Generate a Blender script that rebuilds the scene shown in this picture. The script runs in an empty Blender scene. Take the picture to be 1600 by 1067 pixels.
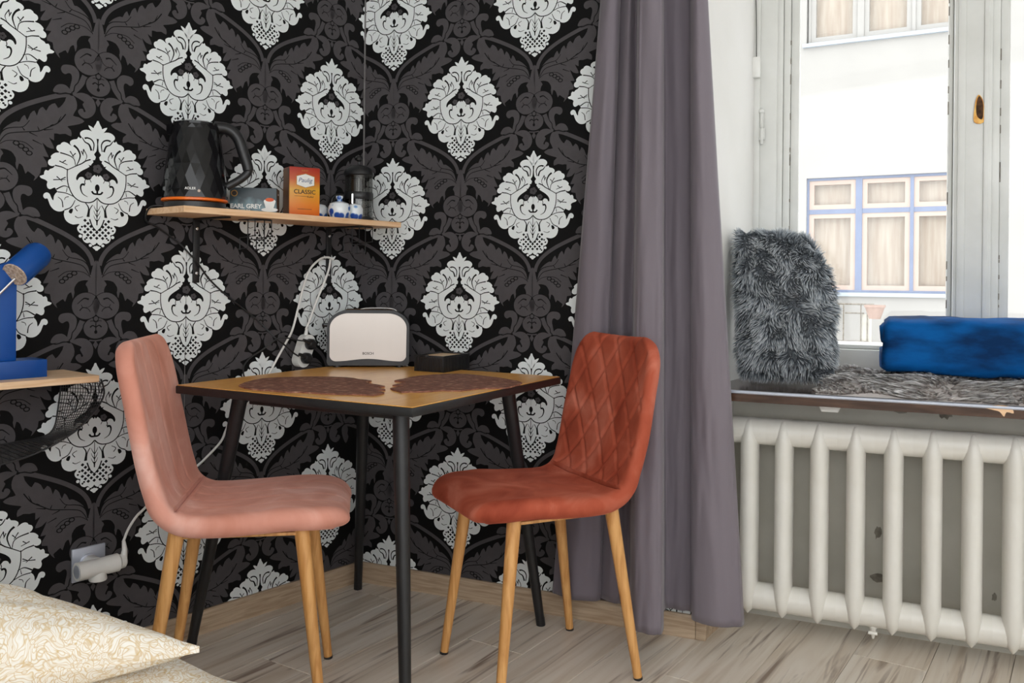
import bpy, bmesh, math, random
from mathutils import Vector, Matrix, noise
from mathutils.geometry import tessellate_polygon
random.seed(7)
PI = math.pi
scene = bpy.context.scene
COL = scene.collection
def srgb(r, g, b):
    f = lambda c: (c/255/12.92) if c/255 <= .04045 else ((c/255+.055)/1.055)**2.4
    return (f(r), f(g), f(b), 1)

# ------------------------------------------------------------------ camera
CAMH = 1.0487
cd = bpy.data.cameras.new('camera'); cam = bpy.data.objects.new('camera', cd); COL.objects.link(cam)
cd.sensor_fit = 'HORIZONTAL'; cd.sensor_width = 36.0
cd.lens = 36.0*1379.5/1600
cd.shift_x = -1.0/1600; cd.shift_y = -95.4/1600
cd.clip_start = .05; cd.clip_end = 200
cam.matrix_world = Matrix.Translation((0, 0, CAMH)) @ Matrix.Rotation(PI/2, 4, 'X') @ Matrix.Rotation(.0104, 4, 'Z')
scene.camera = cam

# ------------------------------------------------------------------ sky and exposure
w = bpy.data.worlds.new('overcast_sky'); scene.world = w; w.use_nodes = True
bg = w.node_tree.nodes['Background']; bg.inputs[0].default_value = (.97, .985, 1.0, 1); bg.inputs[1].default_value = 1.0
scene.view_settings.view_transform = 'Standard'; scene.view_settings.look = 'None'
scene.view_settings.gamma = 1; scene.view_settings.use_curve_mapping = False
scene.view_settings.exposure = 1.66

# ------------------------------------------------------------------ room frame
C = Vector((-.5225, 3.0736, 0))
LA = math.radians(50.41)      # left wall: local x runs towards the corner, local y into the wall
RA = math.radians(-23.61)     # right wall: local x runs away from the corner, local y into the wall
def LW(s, d, z):              # s: distance from the corner along left wall, d: distance out of the wall
    return C + Matrix.Rotation(LA, 3, 'Z') @ Vector((-s, -d, z))
def RW(s, e, z):              # s: distance from the corner along right wall, e: distance INTO the wall
    return C + Matrix.Rotation(RA, 3, 'Z') @ Vector((s, e, z))

# ------------------------------------------------------------------ materials
MATS = {}
def nt(name):
    m = bpy.data.materials.new(name); m.use_nodes = True; MATS[name] = m
    return m, m.node_tree.nodes, m.node_tree.links, m.node_tree.nodes['Principled BSDF']
def N(nodes, t, **kw):
    n = nodes.new(t)
    for k, v in kw.items(): setattr(n, k, v)
    return n
def ramp(nodes, stops, interp='LINEAR'):
    r = nodes.new('ShaderNodeValToRGB'); r.color_ramp.interpolation = interp
    el = r.color_ramp.elements
    while len(el) < len(stops): el.new(.5)
    for e, (p, c) in zip(el, stops): e.position = p; e.color = c
    return r
def mat(name, col, rough=.5, metal=0, nscale=0, ncol=None, bump=0, bscale=80, sheen=0, coat=0, spec=None, stretch=(1,1,1), lo=.35, hi=.65, trans=0):
    m, n, l, p = nt(name)
    p.inputs['Base Color'].default_value = col
    p.inputs['Roughness'].default_value = rough; p.inputs['Metallic'].default_value = metal
    if sheen: p.inputs['Sheen Weight'].default_value = sheen; p.inputs['Sheen Roughness'].default_value = .4
    if coat: p.inputs['Coat Weight'].default_value = coat; p.inputs['Coat Roughness'].default_value = .05
    if spec is not None: p.inputs['Specular IOR Level'].default_value = spec
    if trans: p.inputs['Transmission Weight'].default_value = trans
    if nscale or bump:
        tc = N(n, 'ShaderNodeTexCoord'); mp = N(n, 'ShaderNodeMapping'); mp.inputs['Scale'].default_value = stretch
        l.new(tc.outputs['Object'], mp.inputs[0])
    if nscale:
        t = N(n, 'ShaderNodeTexNoise'); t.inputs['Scale'].default_value = nscale; t.inputs['Detail'].default_value = 6
        l.new(mp.outputs[0], t.inputs[0])
        r = ramp(n, [(lo, col), (hi, ncol)]); l.new(t.outputs[0], r.inputs[0]); l.new(r.outputs[0], p.inputs['Base Color'])
    if bump:
        t2 = N(n, 'ShaderNodeTexNoise'); t2.inputs['Scale'].default_value = bscale; t2.inputs['Detail'].default_value = 4
        l.new(mp.outputs[0], t2.inputs[0])
        b = N(n, 'ShaderNodeBump'); b.inputs['Strength'].default_value = bump; b.inputs['Distance'].default_value = .002
        l.new(t2.outputs[0], b.inputs['Height']); l.new(b.outputs[0], p.inputs['Normal'])
    return m

mat('paper_black', (.0062, .006, .006, 1), .7, bump=.05, bscale=600, spec=.12)
mat('print_black', (.0062, .006, .006, 1), .7, nscale=40, ncol=(.0068, .0066, .0066, 1), spec=.12)
mat('print_grey', srgb(79, 76, 78), .6, nscale=40, ncol=srgb(75, 72, 74), spec=.15)
mat('print_white', srgb(228, 233, 233), .45, bump=.05, bscale=700)
mat('white_wall', srgb(232, 231, 228), .8, nscale=3, ncol=srgb(226, 225, 221), bump=.1, bscale=40)
mat('ceiling_paint', srgb(235, 234, 230), .9, nscale=2, ncol=srgb(230, 229, 225))
mat('parapet_paint', srgb(205, 202, 192), .7, nscale=5, ncol=srgb(190, 187, 176), bump=.3, bscale=30)
mat('frame_paint', srgb(226, 227, 223), .4, nscale=6, ncol=srgb(214, 215, 210), bump=.12, bscale=30)
mat('old_paint_chip', srgb(146, 141, 130), .8, nscale=40, ncol=srgb(112, 105, 95))
mat('radiator_paint', srgb(238, 236, 229), .32, nscale=7, ncol=srgb(230, 227, 218), bump=.12, bscale=25)
mat('black_metal', (.009, .009, .01, 1), .42, nscale=30, ncol=(.014, .014, .015, 1))
mat('black_gloss', (.004, .004, .0045, 1), .10, nscale=9, ncol=(.006, .006, .007, 1), spec=.38)
mat('black_plastic', (.010, .010, .011, 1), .38, nscale=60, ncol=(.016, .016, .017, 1))
mat('orange_plastic', srgb(245, 120, 20), .3, nscale=20, ncol=srgb(235, 105, 12))
mat('white_plastic', srgb(236, 236, 232), .32, nscale=12, ncol=srgb(228, 228, 223))
mat('silver_plate', srgb(196, 202, 214), .3, metal=.35, nscale=15, ncol=srgb(188, 194, 208))
mat('brushed_steel', srgb(178, 170, 163), .34, metal=.9, nscale=2, ncol=srgb(175, 167, 160), stretch=(6, 1, 1))
mat('seam_paper', srgb(132, 130, 130), .7, nscale=30, ncol=srgb(110, 108, 108))
mat('screw_metal', srgb(225, 225, 225), .25, metal=.8, nscale=30, ncol=srgb(200, 200, 200))
mat('brass', srgb(190, 150, 80), .35, metal=.6, nscale=40, ncol=srgb(160, 100, 30))
mat('dark_hole', srgb(48, 32, 20), .9, nscale=90, ncol=srgb(90, 60, 34))
mat('blue_paint', srgb(0, 74, 152), .38, nscale=5, ncol=srgb(0, 66, 140))
mat('led_lens', srgb(205, 185, 165), .25, nscale=160, ncol=srgb(150, 128, 110))
mat('ink_white', srgb(238, 238, 235), .6, nscale=30, ncol=srgb(230, 230, 226))
mat('ink_dark', srgb(35, 30, 28), .6, nscale=30, ncol=srgb(45, 38, 34))
mat('ink_blue', srgb(40, 80, 130), .6, nscale=30, ncol=srgb(30, 66, 112))
mat('ink_tea', srgb(225, 95, 30), .5, nscale=30, ncol=srgb(205, 75, 20))
mat('ink_gold', srgb(190, 140, 60), .5, nscale=30, ncol=srgb(165, 115, 45))
mat('coffee_side', srgb(120, 74, 22), .45, nscale=20, ncol=srgb(98, 54, 14))
mat('facade_paint', srgb(168, 166, 162), .9, nscale=1.5, ncol=srgb(164, 162, 158), bump=.1, bscale=20)
mat('blue_timber', srgb(116, 128, 154), .6, nscale=6, ncol=srgb(111, 122, 148))
mat('cream_timber', srgb(186, 166, 154), .6, nscale=6, ncol=srgb(182, 162, 150))
mat('net_curtain', srgb(184, 172, 158), .9, nscale=3, ncol=srgb(168, 152, 136), stretch=(6, 6, .5))
mat('grey_ledge', srgb(176, 186, 196), .7, nscale=6, ncol=srgb(170, 180, 190))
mat('terracotta', srgb(172, 148, 136), .8, nscale=10, ncol=srgb(160, 136, 124))
mat('street_paving', srgb(190, 186, 180), .9, nscale=3, ncol=srgb(176, 172, 165))
mat('basket_black', (.012, .012, .012, 1), .7, bump=.3, bscale=300)
mat('curtain_cloth', srgb(124, 116, 124), .78, nscale=4, ncol=srgb(114, 106, 114), sheen=.25, bump=.12, bscale=500, stretch=(1, 1, .15))
mat('blanket_velvet', srgb(0, 88, 158), .75, nscale=9, ncol=srgb(0, 42, 86), spec=.15, bump=.9, bscale=26, stretch=(.6, 1, 1.6), lo=.38, hi=.62)
mat('fur_backing', srgb(96, 101, 106), .95, nscale=20, ncol=srgb(84, 89, 94))
mat('bed_frame', srgb(150, 130, 110), .7, nscale=9, ncol=srgb(140, 120, 100))

def velvet(name, a, b, c, streak):
    m, n, l, p = nt(name)
    tc = N(n, 'ShaderNodeTexCoord'); mp = N(n, 'ShaderNodeMapping'); mp.inputs['Scale'].default_value = streak
    l.new(tc.outputs['Object'], mp.inputs[0])
    t = N(n, 'ShaderNodeTexNoise'); t.inputs['Scale'].default_value = 8; t.inputs['Detail'].default_value = 5; t.inputs['Distortion'].default_value = .8
    l.new(mp.outputs[0], t.inputs[0])
    r = ramp(n, [(.32, a), (.52, b), (.7, c)]); l.new(t.outputs[0], r.inputs[0]); l.new(r.outputs[0], p.inputs['Base Color'])
    p.inputs['Roughness'].default_value = .75; p.inputs['Sheen Weight'].default_value = .55; p.inputs['Sheen Roughness'].default_value = .35
    p.inputs['Sheen Tint'].default_value = c; p.inputs['Specular IOR Level'].default_value = .2
    f = N(n, 'ShaderNodeTexNoise'); f.inputs['Scale'].default_value = 900; l.new(tc.outputs['Object'], f.inputs[0])
    bp = N(n, 'ShaderNodeBump'); bp.inputs['Strength'].default_value = .08; l.new(f.outputs[0], bp.inputs['Height']); l.new(bp.outputs[0], p.inputs['Normal'])
velvet('velvet_salmon', srgb(212, 144, 124), srgb(226, 162, 144), srgb(238, 188, 174), (1, 1, .7))
velvet('velvet_rust', srgb(146, 62, 42), srgb(178, 86, 62), srgb(202, 118, 96), (1, 1, .7))

def wood(name, a, b, scale, stretch, rough, coords='Object', bands=0, coat=0, bump=.04):
    m, n, l, p = nt(name)
    tc = N(n, 'ShaderNodeTexCoord'); mp = N(n, 'ShaderNodeMapping'); mp.inputs['Scale'].default_value = stretch
    l.new(tc.outputs[coords], mp.inputs[0])
    t = N(n, 'ShaderNodeTexNoise'); t.inputs['Scale'].default_value = scale; t.inputs['Detail'].default_value = 8; t.inputs['Distortion'].default_value = .6
    l.new(mp.outputs[0], t.inputs[0])
    r = ramp(n, [(.35, a), (.62, b)]); l.new(t.outputs[0], r.inputs[0]); l.new(r.outputs[0], p.inputs['Base Color'])
    p.inputs['Roughness'].default_value = rough
    if coat: p.inputs['Coat Weight'].default_value = coat; p.inputs['Coat Roughness'].default_value = .12
    bp = N(n, 'ShaderNodeBump'); bp.inputs['Strength'].default_value = bump; l.new(t.outputs[0], bp.inputs['Height']); l.new(bp.outputs[0], p.inputs['Normal'])
wood('leg_wood', srgb(196, 138, 76), srgb(222, 168, 104), 14, (6, 6, .5), .42)
wood('table_veneer', srgb(224, 156, 70), srgb(238, 180, 98), 9, (1.2, 14, 1), .3, bump=.01)
wood('shelf_wood', srgb(226, 180, 134), srgb(240, 202, 162), 8, (1, 12, 12), .45)
wood('pale_shelf_wood', srgb(222, 182, 140), srgb(238, 206, 170), 8, (1, 12, 12), .45)
wood('baseboard_wood', srgb(168, 144, 118), srgb(196, 174, 148), 7, (1.2, 12, 18), .45)
wood('sill_wood', srgb(60, 40, 30), srgb(88, 64, 50), 6, (1, 8, 8), .22, coat=.25, bump=.25)

def floor_mat():
    m, n, l, p = nt('laminate')
    tc = N(n, 'ShaderNodeTexCoord'); oi = N(n, 'ShaderNodeObjectInfo')
    cmb = N(n, 'ShaderNodeCombineXYZ'); mul = N(n, 'ShaderNodeMath', operation='MULTIPLY'); mul.inputs[1].default_value = 37
    l.new(oi.outputs['Random'], mul.inputs[0]); l.new(mul.outputs[0], cmb.inputs[0]); l.new(mul.outputs[0], cmb.inputs[2])
    add = N(n, 'ShaderNodeVectorMath', operation='ADD'); l.new(tc.outputs['Object'], add.inputs[0]); l.new(cmb.outputs[0], add.inputs[1])
    mp = N(n, 'ShaderNodeMapping'); mp.inputs['Scale'].default_value = (.5, 8, 1); l.new(add.outputs[0], mp.inputs[0])
    t1 = N(n, 'ShaderNodeTexNoise'); t1.inputs['Scale'].default_value = 2.2; t1.inputs['Detail'].default_value = 5; t1.inputs['Distortion'].default_value = 1.4
    l.new(mp.outputs[0], t1.inputs[0])
    base = ramp(n, [(.3, srgb(204, 188, 168)), (.5, srgb(226, 215, 200)), (.72, srgb(236, 228, 216))]); l.new(t1.outputs[0], base.inputs[0])
    mp2 = N(n, 'ShaderNodeMapping'); mp2.inputs['Scale'].default_value = (.55, 11, 1); mp2.inputs['Location'].default_value = (3, 5, 0); l.new(add.outputs[0], mp2.inputs[0])
    t2 = N(n, 'ShaderNodeTexNoise'); t2.inputs['Scale'].default_value = 2.0; t2.inputs['Detail'].default_value = 4; t2.inputs['Distortion'].default_value = 1.8
    l.new(mp2.outputs[0], t2.inputs[0])
    dk = ramp(n, [(.57, (0, 0, 0, 1)), (.72, (1, 1, 1, 1))]); l.new(t2.outputs[0], dk.inputs[0])
    mx = N(n, 'ShaderNodeMixRGB'); mx.inputs['Color2'].default_value = srgb(122, 98, 82)
    fac = N(n, 'ShaderNodeMath', operation='MULTIPLY'); fac.inputs[1].default_value = .85; l.new(dk.outputs[0], fac.inputs[0])
    l.new(fac.outputs[0], mx.inputs['Fac']); l.new(base.outputs[0], mx.inputs['Color1']); l.new(mx.outputs[0], p.inputs['Base Color'])
    p.inputs['Roughness'].default_value = .38
floor_mat()

def paisley():
    m, n, l, p = nt('paisley_cotton')
    tc = N(n, 'ShaderNodeTexCoord'); mp = N(n, 'ShaderNodeMapping'); mp.inputs['Scale'].default_value = (11, 11, 11); l.new(tc.outputs['Object'], mp.inputs[0])
    dn = N(n, 'ShaderNodeTexNoise'); dn.inputs['Scale'].default_value = 1.2; dn.inputs['Detail'].default_value = 2; l.new(mp.outputs[0], dn.inputs[0])
    mixv = N(n, 'ShaderNodeMixRGB'); mixv.inputs['Fac'].default_value = .55; l.new(mp.outputs[0], mixv.inputs['Color1'])
    sc = N(n, 'ShaderNodeVectorMath', operation='SCALE'); sc.inputs['Scale'].default_value = 5; l.new(dn.outputs['Color'], sc.inputs[0]); l.new(sc.outputs[0], mixv.inputs['Color2'])
    v = N(n, 'ShaderNodeTexVoronoi'); v.inputs['Scale'].default_value = 1.5; l.new(mixv.outputs[0], v.inputs['Vector'])
    sn = N(n, 'ShaderNodeMath', operation='MULTIPLY'); sn.inputs[1].default_value = 34; l.new(v.outputs['Distance'], sn.inputs[0])
    si = N(n, 'ShaderNodeMath', operation='SINE'); l.new(sn.outputs[0], si.inputs[0])
    r = ramp(n, [(.0, srgb(240, 236, 228)), (.4, srgb(232, 224, 208)), (.6, srgb(214, 190, 146)), (.8, srgb(238, 233, 224))])
    ad = N(n, 'ShaderNodeMath', operation='MULTIPLY_ADD'); ad.inputs[1].default_value = .5; ad.inputs[2].default_value = .5; l.new(si.outputs[0], ad.inputs[0]); l.new(ad.outputs[0], r.inputs[0])
    v2 = N(n, 'ShaderNodeTexVoronoi', feature='DISTANCE_TO_EDGE'); v2.inputs['Scale'].default_value = 5; l.new(mixv.outputs[0], v2.inputs['Vector'])
    r2 = ramp(n, [(.03, (1, 1, 1, 1)), (.09, (0, 0, 0, 1))]); l.new(v2.outputs['Distance'], r2.inputs[0])
    mx = N(n, 'ShaderNodeMixRGB'); mx.inputs['Color2'].default_value = srgb(204, 172, 112)
    f2 = N(n, 'ShaderNodeMath', operation='MULTIPLY'); f2.inputs[1].default_value = .6; l.new(r2.outputs[0], f2.inputs[0])
    l.new(f2.outputs[0], mx.inputs['Fac']); l.new(r.outputs[0], mx.inputs['Color1']); l.new(mx.outputs[0], p.inputs['Base Color'])
    p.inputs['Roughness'].default_value = .8
paisley()

def matting():
    m, n, l, p = nt('woven_brown')
    tc = N(n, 'ShaderNodeTexCoord')
    v = N(n, 'ShaderNodeTexVoronoi', feature='DISTANCE_TO_EDGE'); v.inputs['Scale'].default_value = 150; l.new(tc.outputs['Object'], v.inputs['Vector'])
    t = N(n, 'ShaderNodeTexNoise'); t.inputs['Scale'].default_value = 60; t.inputs['Detail'].default_value = 5; l.new(tc.outputs['Object'], t.inputs[0])
    r = ramp(n, [(.3, srgb(104, 64, 50)), (.55, srgb(138, 90, 72)), (.75, srgb(190, 150, 124))]); l.new(t.outputs[0], r.inputs[0]); l.new(r.outputs[0], p.inputs['Base Color'])
    p.inputs['Roughness'].default_value = .7
    b = N(n, 'ShaderNodeBump'); b.inputs['Strength'].default_value = .7; b.inputs['Distance'].default_value = .002; l.new(v.outputs['Distance'], b.inputs['Height']); l.new(b.outputs[0], p.inputs['Normal'])
matting()

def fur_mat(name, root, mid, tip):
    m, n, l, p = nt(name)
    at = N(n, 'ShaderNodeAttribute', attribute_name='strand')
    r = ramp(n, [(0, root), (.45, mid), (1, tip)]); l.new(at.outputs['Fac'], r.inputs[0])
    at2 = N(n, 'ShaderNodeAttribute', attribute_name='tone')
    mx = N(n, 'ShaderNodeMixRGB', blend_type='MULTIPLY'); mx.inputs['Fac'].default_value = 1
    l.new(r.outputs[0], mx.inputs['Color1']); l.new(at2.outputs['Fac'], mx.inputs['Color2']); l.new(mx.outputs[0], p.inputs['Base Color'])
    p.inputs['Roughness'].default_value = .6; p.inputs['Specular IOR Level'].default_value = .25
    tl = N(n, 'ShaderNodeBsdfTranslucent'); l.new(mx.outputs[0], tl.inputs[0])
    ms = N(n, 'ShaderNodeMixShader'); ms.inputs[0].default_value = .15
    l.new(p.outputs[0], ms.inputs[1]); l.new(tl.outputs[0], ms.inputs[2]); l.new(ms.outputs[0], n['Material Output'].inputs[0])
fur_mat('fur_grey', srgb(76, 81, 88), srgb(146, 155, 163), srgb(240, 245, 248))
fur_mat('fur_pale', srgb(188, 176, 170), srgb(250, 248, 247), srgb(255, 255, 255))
mat('pale_hide', srgb(214, 208, 204), .95, nscale=20, ncol=srgb(200, 194, 190))

def ceramic():
    m, n, l, p = nt('delft_ceramic')
    tc = N(n, 'ShaderNodeTexCoord')
    v = N(n, 'ShaderNodeTexVoronoi'); v.inputs['Scale'].default_value = 42; l.new(tc.outputs['Object'], v.inputs['Vector'])
    r = ramp(n, [(.34, srgb(28, 74, 160)), (.44, srgb(120, 160, 205)), (.5, srgb(226, 232, 236))]); l.new(v.outputs['Distance'], r.inputs[0]); l.new(r.outputs[0], p.inputs['Base Color'])
    p.inputs['Roughness'].default_value = .15; p.inputs['Coat Weight'].default_value = .4
ceramic()
def gradient(name, stops, axis=2, lo=0, hi=1, noise_amt=.1, ns=20):
    m, n, l, p = nt(name)
    tc = N(n, 'ShaderNodeTexCoord'); sp = N(n, 'ShaderNodeSeparateXYZ'); l.new(tc.outputs['Object'], sp.inputs[0])
    mr = N(n, 'ShaderNodeMapRange'); mr.inputs['From Min'].default_value = lo; mr.inputs['From Max'].default_value = hi; l.new(sp.outputs[axis], mr.inputs[0])
    t = N(n, 'ShaderNodeTexNoise'); t.inputs['Scale'].default_value = ns; l.new(tc.outputs['Object'], t.inputs[0])
    a = N(n, 'ShaderNodeMath', operation='MULTIPLY_ADD'); a.inputs[1].default_value = noise_amt; l.new(t.outputs[0], a.inputs[0]); l.new(mr.outputs[0], a.inputs[2])
    r = ramp(n, stops); l.new(a.outputs[0], r.inputs[0]); l.new(r.outputs[0], p.inputs['Base Color']); p.inputs['Roughness'].default_value = .35
gradient('coffee_print', [(.05, srgb(214, 92, 16)), (.3, srgb(226, 130, 20)), (.6, srgb(214, 158, 30)), (.8, srgb(196, 84, 24)), (1, srgb(168, 44, 22))], 2, 0, .154)
gradient('tea_print', [(.2, srgb(38, 50, 56)), (.5, srgb(58, 82, 92)), (.75, srgb(110, 138, 146)), (1.1, srgb(44, 58, 64))], 2, 0, .075, .9, 26)

def glass_mat(name, tint, refl):
    m, n, l, p = nt(name); n.remove(p); out = n['Material Output']
    tr = N(n, 'ShaderNodeBsdfTransparent'); tr.inputs[0].default_value = tint
    gl = N(n, 'ShaderNodeBsdfGlossy'); gl.inputs['Roughness'].default_value = .02
    lw = N(n, 'ShaderNodeLayerWeight'); pw_ = N(n, 'ShaderNodeMath', operation='POWER'); pw_.inputs[1].default_value = 5; l.new(lw.outputs['Facing'], pw_.inputs[0])
    fr = N(n, 'ShaderNodeMath', operation='MULTIPLY_ADD'); fr.inputs[1].default_value = .6; fr.inputs[2].default_value = refl; l.new(pw_.outputs[0], fr.inputs[0])
    mx = N(n, 'ShaderNodeMixShader'); l.new(fr.outputs[0], mx.inputs[0]); l.new(tr.outputs[0], mx.inputs[1]); l.new(gl.outputs[0], mx.inputs[2]); l.new(mx.outputs[0], out.inputs[0])
glass_mat('pane_glass', (.98, .985, .985, 1), .025)
glass_mat('jug_glass', (.70, .70, .69, 1), .06)

# ------------------------------------------------------------------ mesh helpers
class MB:
    def __init__(s): s.v = []; s.f = []; s.m = []
    def add(s, v, f, mi=0):
        o = len(s.v); s.v += [tuple(p) for p in v]; s.f += [tuple(i+o for i in q) for q in f]; s.m += [mi]*len(f); return s
    def box(s, c, d, M=None, bev=0, mi=0, seg=2):
        bm = bmesh.new(); bmesh.ops.create_cube(bm, size=1)
        for v in bm.verts: v.co = Vector((v.co.x*d[0], v.co.y*d[1], v.co.z*d[2]))
        if bev: bmesh.ops.bevel(bm, geom=bm.edges[:], offset=bev, segments=seg, affect='EDGES', profile=.5)
        bm.verts.index_update()
        vs = [v.co + Vector(c) for v in bm.verts]
        if M is not None: vs = [M @ p for p in vs]
        s.add(vs, [[v.index for v in f.verts] for f in bm.faces], mi); bm.free(); return s
    def tube(s, pts, r, seg=8, cap=True, mi=0, closed=False):
        pts = [Vector(p) for p in pts]; n = len(pts)
        rs = r if isinstance(r, (list, tuple)) else [r]*n
        ref = None; vs = []; fs = []
        for i, p in enumerate(pts):
            a = pts[i-1] if (i > 0 or closed) else p; b = pts[(i+1) % n] if (i < n-1 or closed) else p
            t = (b-a).normalized()
            if ref is None:
                ref = t.orthogonal().normalized()
            ref = (ref - t*ref.dot(t)).normalized(); bi = t.cross(ref)
            for k in range(seg):
                an = 2*PI*k/seg; vs.append(p + (ref*math.cos(an)+bi*math.sin(an))*rs[i])
        m = n if closed else n-1
        for i in range(m):
            for k in range(seg):
                j = (i+1) % n
                fs.append((i*seg+k, i*seg+(k+1) % seg, j*seg+(k+1) % seg, j*seg+k))
        if cap and not closed: fs.append(tuple(range(seg))[::-1]); fs.append(tuple((n-1)*seg+k for k in range(seg)))
        return s.add(vs, fs, mi)
    def lathe(s, prof, seg=32, c=(0, 0, 0), M=None, mi=0, cap=True):
        vs = []; fs = []
        for r, z in prof:
            for k in range(seg):
                a = 2*PI*k/seg; vs.append(Vector((r*math.cos(a), r*math.sin(a), z)) + Vector(c))
        for i in range(len(prof)-1):
            for k in range(seg): fs.append((i*seg+k, i*seg+(k+1) % seg, (i+1)*seg+(k+1) % seg, (i+1)*seg+k))
        if cap: fs.append(tuple(range(seg))[::-1]); fs.append(tuple((len(prof)-1)*seg+k for k in range(seg)))
        if M is not None: vs = [M @ p for p in vs]
        return s.add(vs, fs, mi)
    def prism(s, poly, z0, z1, M=None, mi=0):     # poly in xy, extruded along z
        n = len(poly); tri = tessellate_polygon([[Vector((x, y, 0)) for x, y in poly]])
        vs = [Vector((x, y, z0)) for x, y in poly] + [Vector((x, y, z1)) for x, y in poly]
        fs = [tuple(t) for t in tri] + [tuple(i+n for i in t)[::-1] for t in tri] + [(i, (i+1) % n, (i+1) % n+n, i+n) for i in range(n)]
        if M is not None: vs = [M @ p for p in vs]
        return s.add(vs, fs, mi)
    def build(s, name, mats, parent=None, smooth=True, ang=40):
        me = bpy.data.meshes.new(name); me.from_pydata(s.v, [], s.f)
        for m in (mats if isinstance(mats, (list, tuple)) else [mats]): me.materials.append(MATS[m])
        me.polygons.foreach_set('material_index', s.m)
        bm = bmesh.new(); bm.from_mesh(me); bmesh.ops.recalc_face_normals(bm, faces=bm.faces[:])
        if smooth:
            for f in bm.faces: f.smooth = True
            for e in bm.edges:
                if len(e.link_faces) == 2 and e.calc_face_angle(0) > math.radians(ang): e.smooth = False
        bm.to_mesh(me); bm.free()
        o = bpy.data.objects.new(name, me); COL.objects.link(o)
        if parent: o.parent = parent
        return o
def thing(name, label, cat, loc=(0, 0, 0), rz=0, group=None):
    o = bpy.data.objects.new(name, None); COL.objects.link(o); o.empty_display_size = .1
    o.location = loc; o.rotation_euler = (0, 0, rz); o['label'] = label; o['category'] = cat
    if group: o['group'] = group
    return o
def tag(o, label, cat, group=None):
    o['label'] = label; o['category'] = cat
    if group: o['group'] = group
    return o
def place(o, loc, rz=0): o.location = loc; o.rotation_euler = (0, 0, rz); return o
def struct(o): o['kind'] = 'structure'; return o
def sample(pts, n, closed=False):          # Catmull-Rom
    P = [Vector(p) for p in pts]; out = []; m = len(P)
    segs = m if closed else m-1
    for i in range(segs):
        p1, p2 = P[i], P[(i+1) % m]
        p0 = P[i-1] if (i > 0 or closed) else p1; p3 = P[(i+2) % m] if (i+2 < m or closed) else p2
        for k in range(n):
            t = k/n; out.append(.5*((2*p1)+(p2-p0)*t+(2*p0-5*p1+4*p2-p3)*t*t+(3*p1-p0-3*p2+p3)*t**3))
    if not closed: out.append(P[-1])
    return out
def text(name, body, size, M, m, parent, extrude=.0002, align='CENTER', bold=0):
    cu = bpy.data.curves.new(name, 'FONT'); cu.body = body; cu.size = size; cu.align_x = align; cu.align_y = 'CENTER'
    cu.extrude = extrude; cu.offset = bold; cu.resolution_u = 4
    t = bpy.data.objects.new(name, cu); COL.objects.link(t)
    dg = bpy.context.evaluated_depsgraph_get(); me = bpy.data.meshes.new_from_object(t.evaluated_get(dg))
    bpy.data.objects.remove(t); me.materials.clear(); me.materials.append(MATS[m]); me.transform(M)
    o = bpy.data.objects.new(name, me); COL.objects.link(o); o.parent = parent
    return o
FRONT = Matrix.Rotation(PI/2, 4, 'X')      # text lying in xy -> standing, facing -y
def T(x, y, z): return Matrix.Translation((x, y, z))
def clamp(x, a=0, b=1): return max(a, min(b, x))

# ================================================================== STRUCTURE
ZC = 2.75
# floor: slab with laminate planks as pieces
fl = struct(MB().box((.4, 1.15, -.026), (5.8, 4.9, .028)).build('floor', 'street_paving', smooth=False))
PA = math.radians(56.5); PDIR = Vector((math.cos(PA), math.sin(PA), 0)); PPER = Vector((-PDIR.y, PDIR.x, 0))
nl2 = Matrix.Rotation(LA, 3, 'Z') @ Vector((0, -1, 0)); nr2 = Matrix.Rotation(RA, 3, 'Z') @ Vector((0, -1, 0))
PW, PL = .192, 1.285
for r in range(-16, 17):
    off = (r % 3)*PL/3 + (.11 if r % 2 else 0)
    for c in range(-2, 5):
        u0 = c*PL + off
        bm = bmesh.new(); bmesh.ops.create_cube(bm, size=1)
        for v in bm.verts: v.co = Vector((v.co.x*(PL-.0012), v.co.y*(PW-.0012), v.co.z*.012))
        bmesh.ops.bevel(bm, geom=[e for e in bm.edges if all(v.co.z > 0 for v in e.verts)], offset=.0012, segments=1, affect='EDGES')
        cen = Vector((.2, 2.2, -.006)) + PDIR*(u0+PL/2-2.0) + PPER*(r*PW)
        M = Matrix.Translation(cen) @ Matrix.Rotation(PA, 4, 'Z'); Mi = M.inverted()
        for P0, nn in ((LW(0, 0, 0), nl2), (RW(0, .27, 0), nr2), (Vector((-2.3, 0, 0)), Vector((1, 0, 0))), (Vector((3.3, 0, 0)), Vector((-1, 0, 0))), (Vector((0, -1.2, 0)), Vector((0, 1, 0)))):
            res = bmesh.ops.bisect_plane(bm, geom=bm.verts[:]+bm.edges[:]+bm.faces[:], plane_co=Mi @ P0, plane_no=Mi.to_3x3() @ nn, clear_inner=True, clear_outer=False)
            es = [g for g in res['geom_cut'] if isinstance(g, bmesh.types.BMEdge)]
            if es: bmesh.ops.holes_fill(bm, edges=es)
        if len(bm.faces) > 3:
            me = bpy.data.meshes.new('plank'); bm.to_mesh(me); me.materials.append(MATS['laminate'])
            o = bpy.data.objects.new('plank', me); COL.objects.link(o); o.matrix_world = M; o.parent = fl
        bm.free()
struct(MB().prism([(p.x, p.y) for p in (LW(3.2, -.15, 0), LW(-.1, -.15, 0), RW(.1, .2, 0), RW(1.0, .60, 0), RW(4.3, .60, 0), Vector((3.2, -1.3, 0)), Vector((-2.5, -1.3, 0)))], ZC, ZC+.1).build('ceiling', 'ceiling_paint', smooth=False))
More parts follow.
